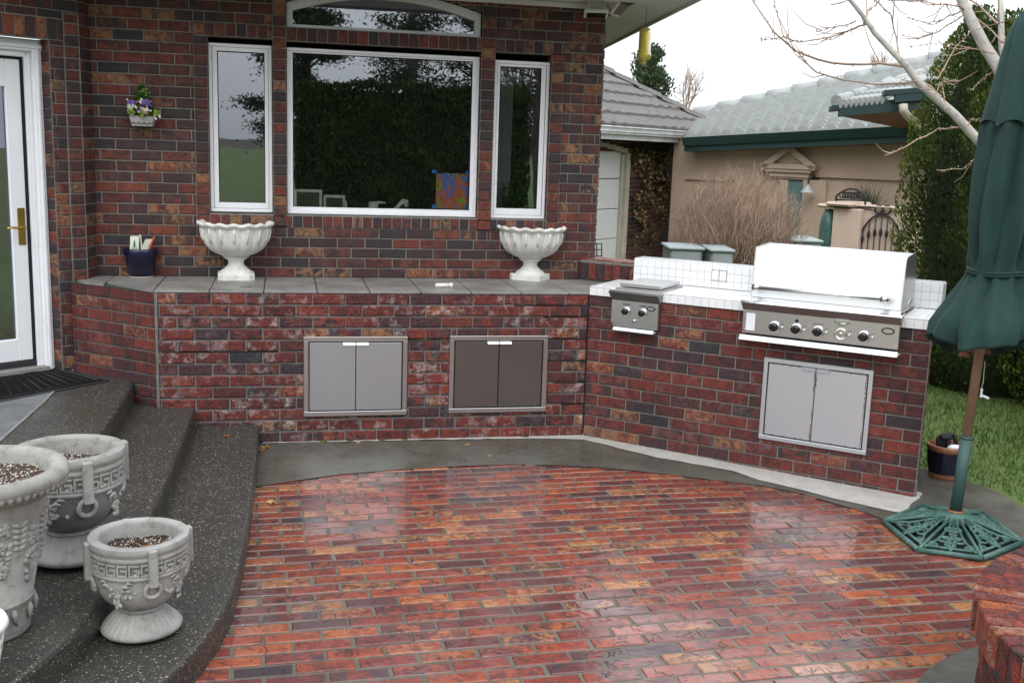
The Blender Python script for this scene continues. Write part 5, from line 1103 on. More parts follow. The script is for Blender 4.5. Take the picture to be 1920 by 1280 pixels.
# ivy
iv=MB().mat('ivy')
def ivl(px,py,off,v0_,v1_,sz=.05):
    if mnoise.noise(Vector((px*.075,py*.022,4.)))+.35*mnoise.noise(Vector((px*.3,py*.15,1.)))<(-.02 if py>305 else -.4): return
    p=ga(px,py)+n45*off; iv.rnd=(random.uniform(v0_,v1_),rr(),.1); iv.leaf(p,Vector((random.gauss(0,1),random.gauss(0,1),random.gauss(0,1)-.4)),n45+Vector((random.gauss(0,.4),random.gauss(0,.4),random.gauss(0,.4))),sz*random.uniform(.8,1.5),sz*random.uniform(.7,1.2))
for (x0,x1,y0,y1,n,lo,hi) in((1172,1256,262,300,420,0,.45),(1178,1250,285,360,900,.0,1.),(1182,1240,350,410,520,0,1.),(1180,1215,400,500,620,0,.75),(1240,1275,325,352,200,.3,1.),(1225,1262,345,372,150,.2,1.),(1252,1268,360,500,300,.0,.6),(1205,1225,440,500,120,0,.4)):
    for i in range(n): ivl(random.uniform(x0,x1),random.uniform(y0,y1)+random.gauss(0,3),random.uniform(.02,.16),lo,hi)
tag(iv.build('ivy',loc=G-a45*.4),'dry brown and green ivy climbing the corner of the brick garage','ivy')
# wire rack in front of the pale door
mb=MB().mat('iron'); q0,q1=at(1117,457,10.5),at(1128,520,10.5)
for x_,y0,y1 in((1119,457,500),(1128,456,500)): mb.tube([at(x_,y0,10.5),at(x_,y1,10.5)],.006,5)
for y_ in(457,468,480,491): mb.tube([at(1110,y_,10.5),at(1128,y_,10.5)],.005,5)
for x_ in(1119,1128): p=at(x_,500,10.5); mb.tube([p,Vector((p.x,p.y,-.3))],.006,5)
tag(mb.build('wire_rack',loc=at(1119,500,10.5)),'thin dark wire rack standing before the pale garage door','rack')
# ================================================================== STUCCO HOUSE
SA,SB_=at(1300,400,17.5),at(1760,400,14.8); sv=(SB_-SA); sv.z=0; sv.normalize(); nv=Vector((sv.y,-sv.x,0))     # nv towards the viewer side
SP_=atp(1490,400,SA,nv); st_=thing('stucco_house','tan stucco house with pale clay tile roof, dark green gutters and a teal door','house',(SP_.x,SP_.y,-.6))
sw=lambda x,y,o=0.:atp(x,y,SP_+nv*o,nv)
def W(mb,x0,y0,x1,y1,o0,o1,bev=.01):
    a,b=sw(x0,y0),sw(x1,y1); u0,u1=a.dot(sv),b.dot(sv); z0_,z1_=min(a.z,b.z),max(a.z,b.z); base=SP_-sv*SP_.dot(sv); base.z=0
    mb.box(base+sv*((u0+u1)/2)+nv*((o0+o1)/2)+Z1*((z0_+z1_)/2),(abs(u1-u0),abs(o1-o0),z1_-z0_),X=sv,Y=nv,bev=bev)
eL,eR=sw(1285,255),sw(1780,255); ubase=SP_-sv*SP_.dot(sv); ubase.z=0
mb=MB().mat('stucco'); ZEs=atp(1490,268,SP_+nv*.5,nv).z+.1
u0,u1=sw(1262,300).dot(sv),sw(1905,300).dot(sv)
mb.box(ubase+sv*((u0+u1)/2)-nv*2+Z1*((ZEs-.7)/2),(abs(u1-u0)+.0,4.,ZEs+.7),X=sv,Y=nv); mb.build('wall',st_)
mb=MB().mat('stucco_trim'); W(mb,1512,331,1700,338,.0,.05); W(mb,1509,337,1522,700,.0,.06); W(mb,1455,331,1520,338,.0,.065); W(mb,1452,700,1464,337,.0,.055); W(mb,1440,322,1527,313,.0,.12)
W(mb,1446,331,1524,322,.0,.085); W(mb,1285,336,1370,340,.0,.04)
a,b,c=sw(1438,313),sw(1529,313),sw(1482,277); c=Vector((((a+b)/2).x,((a+b)/2).y,c.z))
mb.prism([a,b,c],nv*.05); 
for p,q in((a,c),(b,c)): dd=(q-p).normalized(); mb.box((p+q)/2+nv*.07,((q-p).length+.1,.14,.10),X=dd,Y=nv,Z=dd.cross(nv),bev=.01)
mb.box((a+b)/2+nv*.07,((b-a).length+.1,.14,.08),X=sv,Y=nv,bev=.01)
mb.build('door_surround',st_)
mb=MB().mat('teal_door'); W(mb,1463,338,1509,690,.0,.03)
for (x0,x1) in((1468,1484),(1489,1504)):
    for y0,y1 in((347,372),(377,410),(416,452),(458,500)): W(mb,x0,y0,x1,y1,.028,.042,.008)
dd=mb.build('door',st_); mb=MB().mat('brass'); mb.ball(sw(1497,455)+nv*.06,.03,8); mb.build('door_knob',dd)
# roof
ro=MB().mat('s_tile'); eo=.55
eA,eB=at(1284,262,17.1),at(1800,236,14.1); rA,rB=at(1302,221,19.6),at(1850,95,17.6)
nCol=int((eB-eA).length/.215); NRr=17; NS=nCol*8
def RP(u,f_): return eA.lerp(eB,u).lerp(rA.lerp(rB,u),f_)
for i in range(NRr):
    lo,hi=[],[]
    for k in range(NS+1):
        t=k/8*2*PI; h=.055*abs(math.sin(t/2))**.8; f0,f1=i/NRr,(i+1.12)/NRr
        lo.append(RP(k/NS,f0)+Z1*(h*1.25+.055)); hi.append(RP(k/NS,f1)+Z1*(h*.8+.01))
    b0,b1,b2=ro.addv(lo),ro.addv(hi),ro.addv([p-Z1*.10 for p in lo]); ro.smooth=True
    for k in range(NS): ro.face([b0+k,b0+k+1,b1+k+1,b1+k])
    ro.smooth=False
    for k in range(NS): ro.face([b2+k,b2+k+1,b0+k+1,b0+k])
nn=int((rB-rA).length/.42)
for k in range(nn): ro.tube([rA.lerp(rB,k/nn)+Z1*.05,rA.lerp(rB,(k+1.1)/nn)+Z1*.03],[.14,.12],10)
rp=ro.build('roof',st_)
mb=MB().mat('green_fascia'); ee=(eB-eA); en=ee.normalized()
mb.prism([eA+nv*.10+Z1*.03,eA-Z1*.10+nv*.04,eA-Z1*.10,eA+Z1*.03],ee); mb.prism([eA-Z1*.09,eA-Z1*.09-nv*.03,eA-Z1*.19-nv*.03,eA-Z1*.19],ee); mb.build('gutter',st_)
mb=MB().mat('brown_soffit'); mb.prism([eA-Z1*.19-nv*.03,eB-Z1*.19-nv*.03,eB-Z1*.19-nv*.7,eA-Z1*.19-nv*.7],(0,0,.02)); mb.build('soffit',st_)
# projecting upper roof corner
UD=12.5; U_=lambda x,y,d=0.:at(x,y,UD+d)
mb=MB().mat('green_fascia'); 
def strip(x0,y0,x1,y1,h,d,th=.06,dd_=0.): 
    a,b=U_(x0,y0,dd_),U_(x1,y1,dd_); hh=h/FPX*UD; mb.prism([a,b,b-Z1*hh,a-Z1*hh],_f*th)
strip(1559,198,1745,180,9,-.06,.1); strip(1574,205,1745,190,13,0.,.05); strip(1659,169,1745,163,9,-.10,.1,-.1); strip(1679,178,1745,172,14,0,.05,-.08); mb.build('gutter',st_)
mb=MB().mat('brown_soffit'); p=[U_(1575,218,.02),U_(1745,203,.02),U_(1745,252,3.2),]; mb.prism(p,(0,0,.03)); mb.build('soffit',st_)
mb=MB().mat('s_tile'); 
for r_,(x0,x1,y0,y1) in enumerate(((1572,1650,196,188),(1600,1690,183,176),(1640,1735,166,158))):
    for k in range(9):
        t0=k/8; a=U_(x0+(x1-x0)*t0,y0+(y1-y0)*t0,.0+.3*r_); b=U_(x0+30+(x1-x0)*t0,y0-16+(y1-y0)*t0,.7+.3*r_); mb.tube([a,b],[.055,.05],8)
mb.prism([U_(1574,197,.05),U_(1745,182,.05),U_(1745,140,1.9),U_(1690,150,1.6)],(0,0,-.05))
for k in range(7): t0=k/7; a=U_(1568+t0*190,190-t0*62,.02+t0*1.8); b=U_(1568+(t0+.16)*190,190-(t0+.16)*62,.02+(t0+.16)*1.8); mb.tube([a,b],[.075,.065],8)
mb.build('roof',st_)
mb=MB().mat('cream_trim'); mb.tube([U_(1694,196,-.1),U_(1694,208,-.1),U_(1702,218,.1),U_(1722,234,.8),U_(1740,244,1.5)],.05,10); mb.build('downspout',st_)
# barn lamp by the teal door
q=sw(1528,348); t=thing('barn_lamp','grey metal barn lamp on stucco wall right of the teal door','lamp',q); mb=MB().mat('util'); mb.lathe([(a_*.62,b_*.62) for a_,b_ in [(.02,.10),(.05,.07),(.06,.03),(.17,-.07),(.17,-.08)]],18,q+nv*.22-Z1*.05,capb=False,capt=False); mb.build('lamp_shade',t)
mb=MB().mat('iron'); mb.tube([q+Z1*.1,q+nv*.1+Z1*.18,q+nv*.2+Z1*.14,q+nv*.22+Z1*.03],.014,6); mb.lathe([(.06,0),(.05,.02)],12,q+Z1*.1,axis=nv); mb.build('arm',t)
# courtyard wall with gate
CP=at(1600,430,13.2); ct=thing('courtyard_wall','pale tan stucco courtyard wall with capped pillar, before the teal door house','wall',(CP.x,CP.y,-.5)); cz=lambda x,y,o=0.:atp(x,y,CP+nv*o,nv)
cb=CP-sv*CP.dot(sv); cb.z=0
def CW(mb,x0,y0,x1,y1,o0,o1,bev=.01):
    a,b=cz(x0,y0),cz(x1,y1); s0_,s1_=a.dot(sv),b.dot(sv); zz0,zz1=min(a.z,b.z),max(a.z,b.z); mb.box(cb+sv*((s0_+s1_)/2)+nv*((o0+o1)/2)+Z1*((zz0+zz1)/2),(abs(s1_-s0_),abs(o1-o0),zz1-zz0),X=sv,Y=nv,bev=bev)
mb=MB().mat('stucco_pale'); CW(mb,1598,392,1760,640,-.2,.0); CW(mb,1598,386,1760,393,-.24,.05,.02); CW(mb,1571,389,1599,640,-.32,.12); CW(mb,1546,392,1572,640,-.3,.0)
mb.build('wall',ct); mb=MB().mat('stucco_pale'); CW(mb,1562,377,1608,388,-.42,.22,.05); CW(mb,1540,381,1566,390,-.42,.12,.04); mb.build('pillar_cap',ct)
mb=MB().mat('iron'); gc=cz(1650,468); ra=(cz(1690,468)-cz(1610,468)).length/2; rzv=(gc-cz(1650,402)).length
mb.tube([gc+nv*.03+sv*(ra*math.cos(PI*k/20))+Z1*(rzv*math.sin(PI*k/20)) for k in range(21)],.012,6)
for k in range(-3,4):
    u=k/3.6; top=rzv*math.sqrt(max(0,1-u*u)); p=gc+nv*.03+sv*(ra*u); mb.tube([p-Z1*.9,p+Z1*top],.008,5); mb.lathe([(.008,-.05),(.02,-.02),(.02,.02),(.008,.05)],8,p+Z1*(top*.5))
for sgn in(-1,1): mb.torus(gc+nv*.03+Z1*(rzv+.06)+sv*(.05*sgn),.05,.012,sv,Z1,n=12,seg=5)
tag(mb.build('iron_gate',loc=gc-Z1*.9),'black wrought iron arched gate in the pale courtyard wall','gate')
mb=MB().mat('iron'); a,b=cz(1567,382),cz(1622,384); u_=(b-a); 
hh=Z1*(.14)
mb.tube([a]+[a.lerp(b,k/10)+Z1*(.10+.09*math.sin(PI*k/10)) for k in range(11)]+[b],.014,6); mb.tube([a+Z1*.05,b+Z1*.05],.010,5)
for k in range(2,9): p=a.lerp(b,k/10); mb.torus(p+Z1*.11,.035,.009,sv,Z1,n=10,seg=5)
tag(mb.build('iron_trellis',loc=a),'small arched black iron trellis rising above the pillar cap','trellis')
mb=MB().mat('verdigris'); p=cz(1552,440,.03); mb.lathe([(.001,-.33),(.08,-.30),(.10,-.1),(.10,.12),(.07,.28),(.001,.33)],14,p,capb=False,capt=False,fn=lambda th,r_,z,i:(r_*(1+.1*math.sin(5*th)),z)); tag(mb.build('garden_ornament',loc=p),'tall verdigris green garden ornament leaning at the courtyard wall corner','ornament')
# grasses behind wall
def tuft(name,px,py,d,n,h,sp,label,mat='pine'):
    mb=MB().mat(mat); p=at(px,py,d)
    for i in range(n):
        mb.rnd=(rr(),rr(),.1); dv_=Vector((random.gauss(0,sp),random.gauss(0,sp),1)).normalized(); l=h*random.uniform(.5,1.); c=p+Vector((random.gauss(0,.04),random.gauss(0,.04),0)); e=c+dv_*l-Z1*.15*l*dv_.xy.length; s_=_r*.006; b=mb.addv([c-s_,c+s_,e]); mb.face([b,b+1,b+2])
    tag(mb.build(name,loc=p),label,'plant')
tuft('ornamental_grass',1625,400,14.5,160,.55,.5,'thin pale ornamental grass behind the courtyard wall')
# utility boxes
def ubox(x0,y0,x1,y1,d,label,dep=.5,h0=-.5):
    a,b=at(x0,y0,d),at(x1,y0,d); a.z=b.z=(a.z+b.z)/2; c=(a+b)/2; w_=(b-a).length; dr=(b-a).normalized(); n_=Vector((-dr.y,dr.x,0)); t=thing('utility_cabinet',label,'cabinet',(c.x,c.y,h0)); z1_=a.z
    mb=MB().mat('util'); mb.box(c+n_*dep/2-Z1*((z1_-h0)/2),(w_,dep,z1_-h0),X=dr,Y=n_,bev=.02); mb.build('cabinet_body',t); mb=MB().mat('util'); mb.box(c+n_*dep/2+Z1*.01,(w_+.04,dep+.05,.03),X=dr,Y=n_,bev=.01); mb.build('lid',t)
ubox(1256,468,1318,500,10.8,'pale grey utility cabinet with white lid left of the bare shrub stems'); ubox(1334,472,1375,500,10.6,'narrow pale grey utility cabinet among the bare shrub stems'); ubox(1483,454,1540,500,11.2,'greenish grey utility cabinet behind the grill hood',.6)
mb=MB().mat('stucco'); mb.cur=0; a,b=at(1285,425,15.0),at(1372,425,15.0); dr=(b-a).normalized(); c=(a+b)/2
M['tan_board']=simple('ochre boards',(.5,.3,.13),.8,var=.25,scale=8)
mb=MB().mat('tan_board')
for k in range(8): p=a.lerp(b,(k+.5)/8); z1_=at(1300,430,15).z; mb.box(Vector((p.x,p.y,(z1_-.6)/2)),((b-a).length/8-.008,.03,z1_+.6),X=dr,Y=dr.cross(Z1),bev=.004)
tag(mb.build('board_fence',loc=(c.x,c.y,-.6)),'low ochre board fence section behind the bare shrub','fence')
# ================================================================== PLANTS
def branch(mb,p,d,l,r_,depth,spread,upb,twigs=3,mind=0,crook=.25,taper=.62):
    n=3; pts=[p]; q=Vector(p); dd=d.copy()
    for i in range(n):
        dd=(dd+Vector((random.gauss(0,crook),random.gauss(0,crook),random.gauss(0,crook)))*.35+Z1*upb*.3).normalized(); q=q+dd*(l/n); pts.append(q.copy())
    mb.tube(pts,[r_,r_*.9,r_*.78,r_*taper],5 if r_>.006 else 3,cap=False)
    if depth<=mind: return
    for k in range(twigs):
        f_=random.uniform(.35,1.); i=min(n-1,int(f_*n)); b=pts[i].lerp(pts[i+1],f_*n-i) if f_<1 else pts[-1]
        nd=(dd+Vector((random.gauss(0,spread),random.gauss(0,spread),random.gauss(0,spread)))+Z1*upb).normalized(); branch(mb,b,nd,l*random.uniform(.6,.85),r_*taper*.9,depth-1,spread,upb,twigs,mind,crook,taper)
bc=at(1378,520,11.6); sh=thing('bare_shrub','rounded leafless pale brown shrub behind the white tiled splashback','shrub',(bc.x,bc.y,-.4))
mb=MB().mat('twig'); cc=Vector((bc.x,bc.y,1.05))
for i in range(34):
    a=rr()*2*PI; e=math.sqrt(rr()); d=Vector((math.cos(a)*e*.75,math.sin(a)*e*.75,1)).normalized(); b0=Vector((bc.x+random.gauss(0,.12),bc.y+random.gauss(0,.12),-.4))
    branch(mb,b0,d,.94,.019,5,.50,.24,3,0,.42,.66)
# keep to the clipped dome
R_=.72; keep=[]
for fi,f_ in enumerate(mb.f):
    c=sum((Vector(mb.v[i]) for i in f_),Vector())/len(f_); e=((c.x-bc.x)/R_)**2+((c.y-bc.y)/R_)**2+(max(0,c.z-1.0)/.78)**2
    if e<1.0*random.uniform(.92,1.1): keep.append(fi)
mb.f=[mb.f[i] for i in keep]; mb.m=[mb.m[i] for i in keep]; mb.r=[mb.r[i] for i in keep]; mb.sm=[mb.sm[i] for i in keep]; mb.uv=[mb.uv[i] for i in keep]
mb.build('stems',sh); print('shrub faces',len(mb.f))
# arborvitae row
def arbor(x,y,z,h,rad,n,label,mat='arbor',leafs=.031,cat='tree',group='evergreens in the tall row',name='arborvitae'):
    t=thing(name,label,cat,(x,y,z),group); mb=MB().mat('bark'); mb.tube([(x,y,z-.05),(x,y,z+h*.85)],[rad*.1,.01],7); mb.build('trunk',t)
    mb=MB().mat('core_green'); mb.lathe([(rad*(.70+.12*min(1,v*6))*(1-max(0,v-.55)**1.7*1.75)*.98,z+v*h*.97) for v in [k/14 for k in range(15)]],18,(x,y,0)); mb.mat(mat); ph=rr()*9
    for i in range(n):
        v=rr()**.85; th=rr()*2*PI; rad_=rad*min(1,(.72+.28*min(1,v*6)))*(1-max(0,v-.55)**1.7*1.75)
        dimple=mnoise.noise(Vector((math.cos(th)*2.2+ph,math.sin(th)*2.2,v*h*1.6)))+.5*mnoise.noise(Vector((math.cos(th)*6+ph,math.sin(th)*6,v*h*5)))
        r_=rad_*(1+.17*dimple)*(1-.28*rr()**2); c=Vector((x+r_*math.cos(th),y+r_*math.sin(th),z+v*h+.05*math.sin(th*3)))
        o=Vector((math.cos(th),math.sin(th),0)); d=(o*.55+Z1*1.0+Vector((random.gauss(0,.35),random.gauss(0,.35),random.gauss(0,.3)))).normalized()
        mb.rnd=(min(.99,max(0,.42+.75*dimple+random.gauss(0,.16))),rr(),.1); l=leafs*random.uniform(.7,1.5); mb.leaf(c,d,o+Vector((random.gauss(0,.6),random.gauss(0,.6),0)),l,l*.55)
    mb.build('crown',t)
hb=[(4.22,1.55,3.25,.86),(4.55,.62,3.2,.84),(4.78,-.45,3.25,.85),(5.1,-1.6,3.2,.85),(5.5,-2.7,3.2,.85),(5.7,-3.9,3.2,.85),(5.8,-5.1,3.2,.85)]  # last three are unseen, added so the door glass mirrors something dark
for (x,y,h,rad),n,lb in zip(hb,(68000,46000,30000,2500,2500,2500,2500),('tall clipped arborvitae at left end of the row, next to the stucco house','tall arborvitae behind the closed umbrella, second in the row','tall arborvitae right of the umbrella pole, third in the row','arborvitae out of view right of the umbrella, fourth in the row','arborvitae added out of view to darken the door glass, fifth in the row','arborvitae added out of view to darken the door glass, sixth in the row','arborvitae added out of view to darken the door glass, last in the row')): arbor(x,y,-.08,h,rad,n,lb)
# pale bare tree
BT=7.2; TR=.8; T=lambda x,y,d=0.:at(x,y,BT+d); bt=thing('bare_tree','leafless tree with pale bark whose limbs arch over behind the green umbrella','tree',Vector((*T(1985,700).xy,-.06)))
mb=MB().mat('bark'); f0=T(1985,430)
mb.tube([Vector((*T(1985,700).xy,-.08)),Vector((*T(1985,700).xy,.1)),T(1985,600),T(1985,500),f0,f0+Z1*.08],[.13,.10,.085,.078,.075,.03],14); mb.build('trunk',bt)
mb=MB().mat('bark')
mb.tube([f0,T(1900,330),T(1835,265,-.1),T(1790,215,-.15),T(1752,182,-.2),T(1722,155,-.25),T(1698,122,-.3),T(1665,88,-.3),T(1640,62,-.3),T(1618,30,-.35),T(1590,-5,-.4),T(1560,-40,-.4)],[r_*TR for r_ in (.07,.05,.040,.036,.034,.030,.027,.024,.021,.018,.016,.013)],10)
mb.tube([f0,T(1925,240,.1),T(1871,125,.2),T(1845,85,.2),T(1822,40,.2),T(1803,0,.2),T(1785,-40,.2)],[.062,.052,.042,.040,.037,.034,.03],10)
mb.tube([T(1925,240,.1),T(1890,140,.3),T(1878,90,.3),T(1877,40,.3),T(1875,-30,.3)],[.03,.026,.022,.021,.019],8); mb.build('limb',bt)
mb=MB().mat('twig')
def tw(pts,r0=.010,r1=.003,d=-.3,kids=3,mt=None):
    P=[]
    for i in range(len(pts)-1):
        a,b=Vector(pts[i]),Vector(pts[i+1])
        for k in range(3): t_=k/3; P.append(a.lerp(b,t_)+Vector((random.gauss(0,.8),random.gauss(0,.8))))
    P.append(Vector(pts[-1])); W3=[T(p.x,p.y,d+.25*math.sin(i*.4)) for i,p in enumerate(P)]
    n=len(W3); r0*=.75; r1*=.75; mb.tube(W3,[r0+(r1-r0)*i/(n-1) for i in range(n)],5,cap=False)
    for i in range(n-1):      # buds
        for z in range(2):
            p=W3[i].lerp(W3[i+1],rr()); mb.ball(p+Vector((random.gauss(0,.004),0,random.gauss(0,.006))),.006,4)
    for k in range(kids):
        i=random.randrange(1,n-1); dd=(W3[i+1]-W3[i]).normalized(); nd=(dd+_r*random.gauss(0,.7)+Z1*random.gauss(0,.7)).normalized(); q=W3[i]; l=random.uniform(.08,.3); mb.tube([q,q+nd*l*.5,q+(nd+Z1*.2)*l],[.004,.003,.002],4,cap=False)
tw([(1700,125),(1650,120),(1560,120),(1490,95),(1450,60),(1410,0),(1400,-20)],.013,.005); tw([(1622,45),(1590,58),(1555,70),(1500,80),(1470,70),(1450,0)],.009,.004); tw([(1605,40),(1570,50),(1530,60)],.006,.003)
tw([(1712,155),(1640,158),(1580,150),(1530,135),(1490,95),(1460,40),(1450,0)],.009,.003); tw([(1687,112),(1680,70),(1670,30),(1640,0),(1630,-10)],.008,.003); tw([(1620,42),(1630,20),(1650,0)],.006,.003)
tw([(1480,68),(1440,75),(1424,72)],.004,.002,kids=1); tw([(1800,22),(1770,36),(1740,44),(1700,32)],.006,.003); tw([(1806,30),(1760,60),(1720,72),(1690,66)],.006,.003); tw([(1798,12),(1760,8),(1710,0)],.007,.004)
tw([(1795,10),(1830,35),(1860,60),(1880,80)],.012,.006,.1); tw([(1760,150),(1790,90),(1820,60),(1900,35)],.006,.003,0); tw([(1864,100),(1820,90),(1760,80),(1700,88)],.005,.002,0.)
tw([(1797,238),(1760,242),(1720,262),(1690,280),(1660,292)],.008,.003,-.6,2); tw([(1840,222),(1822,224),(1812,236)],.006,.003,-.5,1); tw([(1860,135),(1840,150),(1822,170)],.006,.003,-.5,0); tw([(1830,298),(1805,317),(1755,319)],.006,.003,-.6,1); tw([(1772,205),(1770,170),(1762,155),(1790,150)],.005,.003,-.5,3)
tw([(1765,182),(1745,160),(1712,152),(1690,150)],.006,.003,-.5,1); tw([(1870,45),(1835,10),(1800,-10)],.010,.006,.2); tw([(1560,10),(1610,-5),(1700,2),(1790,-2)],.006,.004,-.2)
mb.build('twigs',bt)
# conifer and thin trees beyond
def conifer(x0,y0,y1,d,hwp,n,label,zb=None,group='far trees'):
    a,b=at(x0,y0,d),at(x0,y1,d); H_=a.z-b.z; hw=hwp/FPX*d; t=thing('pine_tree',label,'tree',(b.x,b.y,-.6),group); mb=MB().mat('twig_dark'); mb.tube([(b.x,b.y,-.6),(b.x,b.y,a.z-.1)],[.2,.03],7); mb.build('trunk',t); mb=MB().mat('pine')
    br=34
    for k in range(br):
        v=((k+rr())/br); L_b=hw*(.25+.75*min(1,v*1.3))*random.uniform(.6,1.1); z_=a.z-H_*v; th=rr()*2*PI; dd=Vector((math.cos(th),math.sin(th),.35)).normalized()
        for i in range(n//br):
            f_=rr()**.6; c=Vector((b.x,b.y,z_))+dd*(L_b*f_)+Vector((random.gauss(0,.13*hw),random.gauss(0,.13*hw),random.gauss(0,.10*hw))); mb.rnd=(min(.99,max(0,random.gauss(.5,.25))),rr(),.1); l=.10*hw*random.uniform(.6,1.4); mb.leaf(c,(dd+Vector((random.gauss(0,.5),random.gauss(0,.5),.8+random.gauss(0,.4)))),Vector((rr()-.5,-1,rr()-.5)),l*1.5,l*.5)
    mb.build('crown',t); return t
conifer(1212,98,210,40,52,5200,'sparse dark green pine top above the grey roof ridge')
def thin_tree(px,py0,py1,d,label,sc=1.):
    b=at(px,py1,d); t=thing('leafless_tree',label,'tree',(b.x,b.y,-.6),'far trees'); mb=MB().mat('twig'); mb.tube([(b.x,b.y,-.6),b],[.12,.06],6); H_=at(px,py0,d).z-b.z
    for i in range(5): branch(mb,b,Vector((random.gauss(0,.4),random.gauss(0,.4),1)).normalized(),H_*.5,.035*sc,3,.5,.3,3)
    mb.build('branches',t)
thin_tree(1285,130,215,42,'faint leafless tree between the two roofs'); thin_tree(1650,100,160,34,'faint leafless tree behind the pale tile roof ridge')
# ================================================================== behind the viewer: what the windows mirror
hg=thing('clipped_hedge','tall dark clipped hedge behind the viewer, mirrored in the large window','hedge',(.6,-14.2,-.1)); mb=MB().mat('hedge')
HX0,HX1,HY,HZ=-1.75,3.1,-14.,3.05
def hf(u,v): n=.10*mnoise.noise(Vector((u*1.5,v*1.5,0)))+.05*mnoise.noise(Vector((u*6,v*6,3))); return n
nx,nz=60,36
for i in range(30000):
    if rr()<.86: x=random.uniform(HX0,HX1); z=random.uniform(0,HZ); c=Vector((x,HY+hf(x,z)-rr()*.08,z)); o=Y1
    else: x=random.uniform(HX0,HX1); c=Vector((x,HY-rr()*1.2,HZ+hf(x,5)+random.gauss(0,.03))); o=Z1
    mb.rnd=(min(.99,max(0,random.gauss(.35+hf(x,c.z)*3,.2))),rr(),.1); l=random.uniform(.05,.11); mb.leaf(c,Vector((random.gauss(0,.6),random.gauss(0,.4),1)),o+Vector((random.gauss(0,.5),0,random.gauss(0,.5))),l,l*.5)
mb.rnd=(0.,0.,0.); mb.mat('hedge'); mb.box(((HX0+HX1)/2,HY-.7,HZ/2-.1),(HX1-HX0-.1,1.15,HZ-.05)); mb.build('foliage',hg)
def rtree(x,y,h,rad,n,label,mat='pine'):
    t=thing('pine_tree',label,'tree',(x,y,-.1),'trees behind the viewer'); mb=MB().mat('twig_dark'); mb.tube([(x,y,-.2),(x+.1,y,h*.5),(x,y,h)],[.22,.15,.03],8)
    cl=[]
    for k in range(52): v=rr(); th=rr()*2*PI; r_=rad*(1-v*.75)*rr()**.5; c=Vector((x+r_*math.cos(th),y+r_*math.sin(th),h*(.22+.78*v))); cl.append((c,rad*.19*(1.1-v*.5))); mb.tube([(x,y,c.z-.5),c],[.05,.015],4,cap=False)
    mb.build('trunk',t); mb=MB().mat(mat)
    for c,s_ in cl:
        for i in range(n//20): p=c+Vector((random.gauss(0,s_),random.gauss(0,s_),random.gauss(0,s_*.35))); mb.rnd=(rr()*.7,rr(),.1); l=random.uniform(.07,.15); mb.leaf(p,Vector((random.gauss(0,1),random.gauss(0,1),random.gauss(0,.6))),Vector((rr()-.5,1,rr()-.5)),l,l*.35)
    mb.build('crown',t)
for a in((-1.5,-22,8.2,1.6,14000,'dark pine mirrored in the left-hand window'),(1.3,-21,7.0,1.9,4500,'dark pine behind the hedge, mirrored at left of the large window'),(3.6,-22,6.6,1.8,4000,'dark pine behind the hedge, mirrored in the middle of the large window'),(6.3,-24,8.5,2.4,4500,'dark pine behind the hedge, mirrored at right of the large window')): rtree(*a)
for (x,y) in((4.4,-18.5),(8.2,-20)):
    t=thing('leafless_tree','leafless tree behind the viewer, mirrored in the %s window'%('right-hand' if x>5 else 'large'),'tree',(x,y,-.1),'trees behind the viewer'); mb=MB().mat('twig_dark')
    for i in range(4): branch(mb,Vector((x,y,0)),Vector((random.gauss(0,.15),random.gauss(0,.15),1)).normalized(),2.6,.07,4,.4,.35,3)
    mb.build('branches',t)
bm=bmesh.new(); nx=60; rows=[]
for j in range(8):
    rows.append([bm.verts.new((-90+i*3,-62-j*6,-1+ (3.6+1.3*math.sin(i*.35)+.7*math.sin(i*1.1))*math.sin(PI/2*j/7)**.8)) for i in range(nx)])
for j in range(7):
    for i in range(nx-1): bm.faces.new((rows[j][i],rows[j+1][i],rows[j+1][i+1],rows[j][i+1]))
me=bpy.data.meshes.new('hills'); bm.to_mesh(me); bm.free(); me.materials.append(M['hill']); o=bpy.data.objects.new('hills',me); COL.objects.link(o); tag(o,kind='structure')
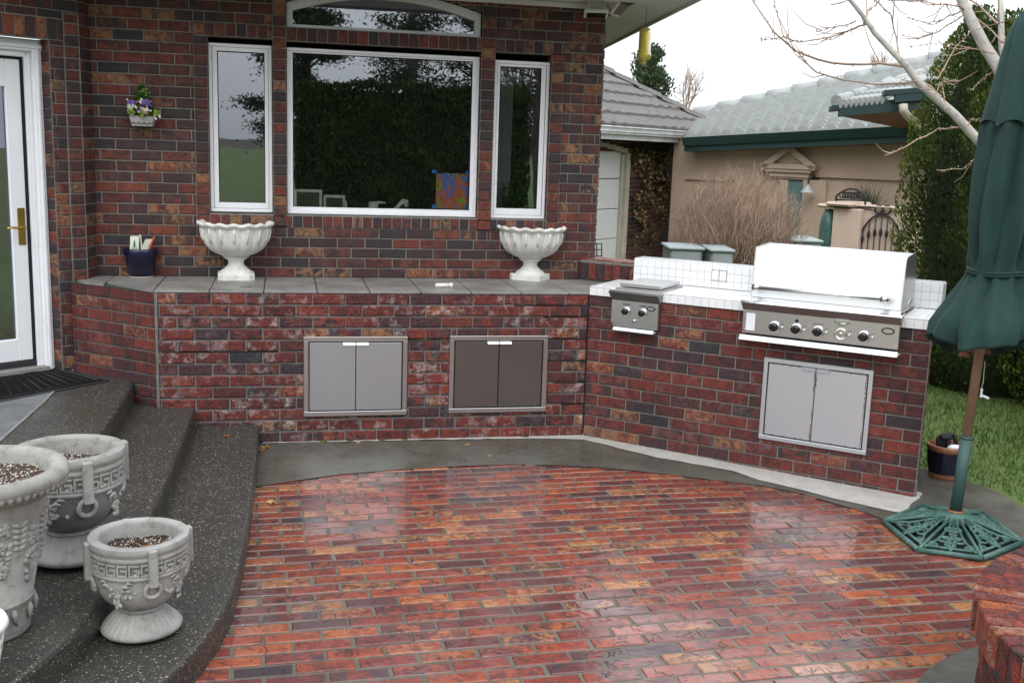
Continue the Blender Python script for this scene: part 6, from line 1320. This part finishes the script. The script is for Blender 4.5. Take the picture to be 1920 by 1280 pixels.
# ================================================================== LIGHT
w=bpy.data.worlds.new('World'); scene.world=w; w.use_nodes=True; nt=w.node_tree; bg=nt.nodes['Background']
sky=nt.nodes.new('ShaderNodeTexSky'); sky.sky_type='NISHITA'; sky.sun_disc=False; sky.sun_elevation=R(48); sky.sun_rotation=R(200); sky.dust_density=4; sky.air_density=1.
hs=nt.nodes.new('ShaderNodeHueSaturation'); hs.inputs['Saturation'].default_value=.22; hs.inputs['Value'].default_value=1.
mx=nt.nodes.new('ShaderNodeMix'); mx.data_type='RGBA'; mx.inputs[0].default_value=.75; mx.inputs[7].default_value=(10.,10.4,11.,1)
nt.links.new(sky.outputs[0],hs.inputs['Color']); nt.links.new(hs.outputs[0],mx.inputs[6]); tc=nt.nodes.new('ShaderNodeTexCoord'); sx=nt.nodes.new('ShaderNodeSeparateXYZ'); nt.links.new(tc.outputs['Generated'],sx.inputs[0]); mr=nt.nodes.new('ShaderNodeMapRange'); mr.inputs[1].default_value=0.; mr.inputs[2].default_value=.9; mr.inputs[3].default_value=.78; mr.inputs[4].default_value=1.5; nt.links.new(sx.outputs[2],mr.inputs[0])
cn=nt.nodes.new('ShaderNodeTexNoise'); cn.inputs['Scale'].default_value=2.2; cn.inputs['Detail'].default_value=4; nt.links.new(tc.outputs['Generated'],cn.inputs['Vector']); cm=nt.nodes.new('ShaderNodeMapRange'); cm.inputs[1].default_value=.3; cm.inputs[2].default_value=.7; cm.inputs[3].default_value=.82; cm.inputs[4].default_value=1.15; nt.links.new(cn.outputs['Fac'],cm.inputs[0]); mm=nt.nodes.new('ShaderNodeMath'); mm.operation='MULTIPLY'; nt.links.new(mr.outputs[0],mm.inputs[0]); nt.links.new(cm.outputs[0],mm.inputs[1])
vm=nt.nodes.new('ShaderNodeVectorMath'); vm.operation='SCALE'; nt.links.new(mx.outputs[2],vm.inputs[0]); nt.links.new(mm.outputs[0],vm.inputs['Scale']); nt.links.new(vm.outputs[0],bg.inputs[0]); bg.inputs[1].default_value=.14
sl_=bpy.data.lights.new('sun','SUN'); sl_.energy=.6; sl_.angle=R(25); sl_.color=(1,.97,.93); so_=bpy.data.objects.new('sun',sl_); COL.objects.link(so_)
az_=R(200); el=R(48); dirv=Vector((math.sin(az_)*math.cos(el),math.cos(az_)*math.cos(el),math.sin(el))); so_.rotation_euler=dirv.to_track_quat('Z','Y').to_euler(); so_.location=(0,-3,8)
vs=scene.view_settings; vs.view_transform='Standard'; vs.look='None'; vs.gamma=1; vs.exposure=0.35; vs.use_curve_mapping=False
scene.render.film_transparent=False
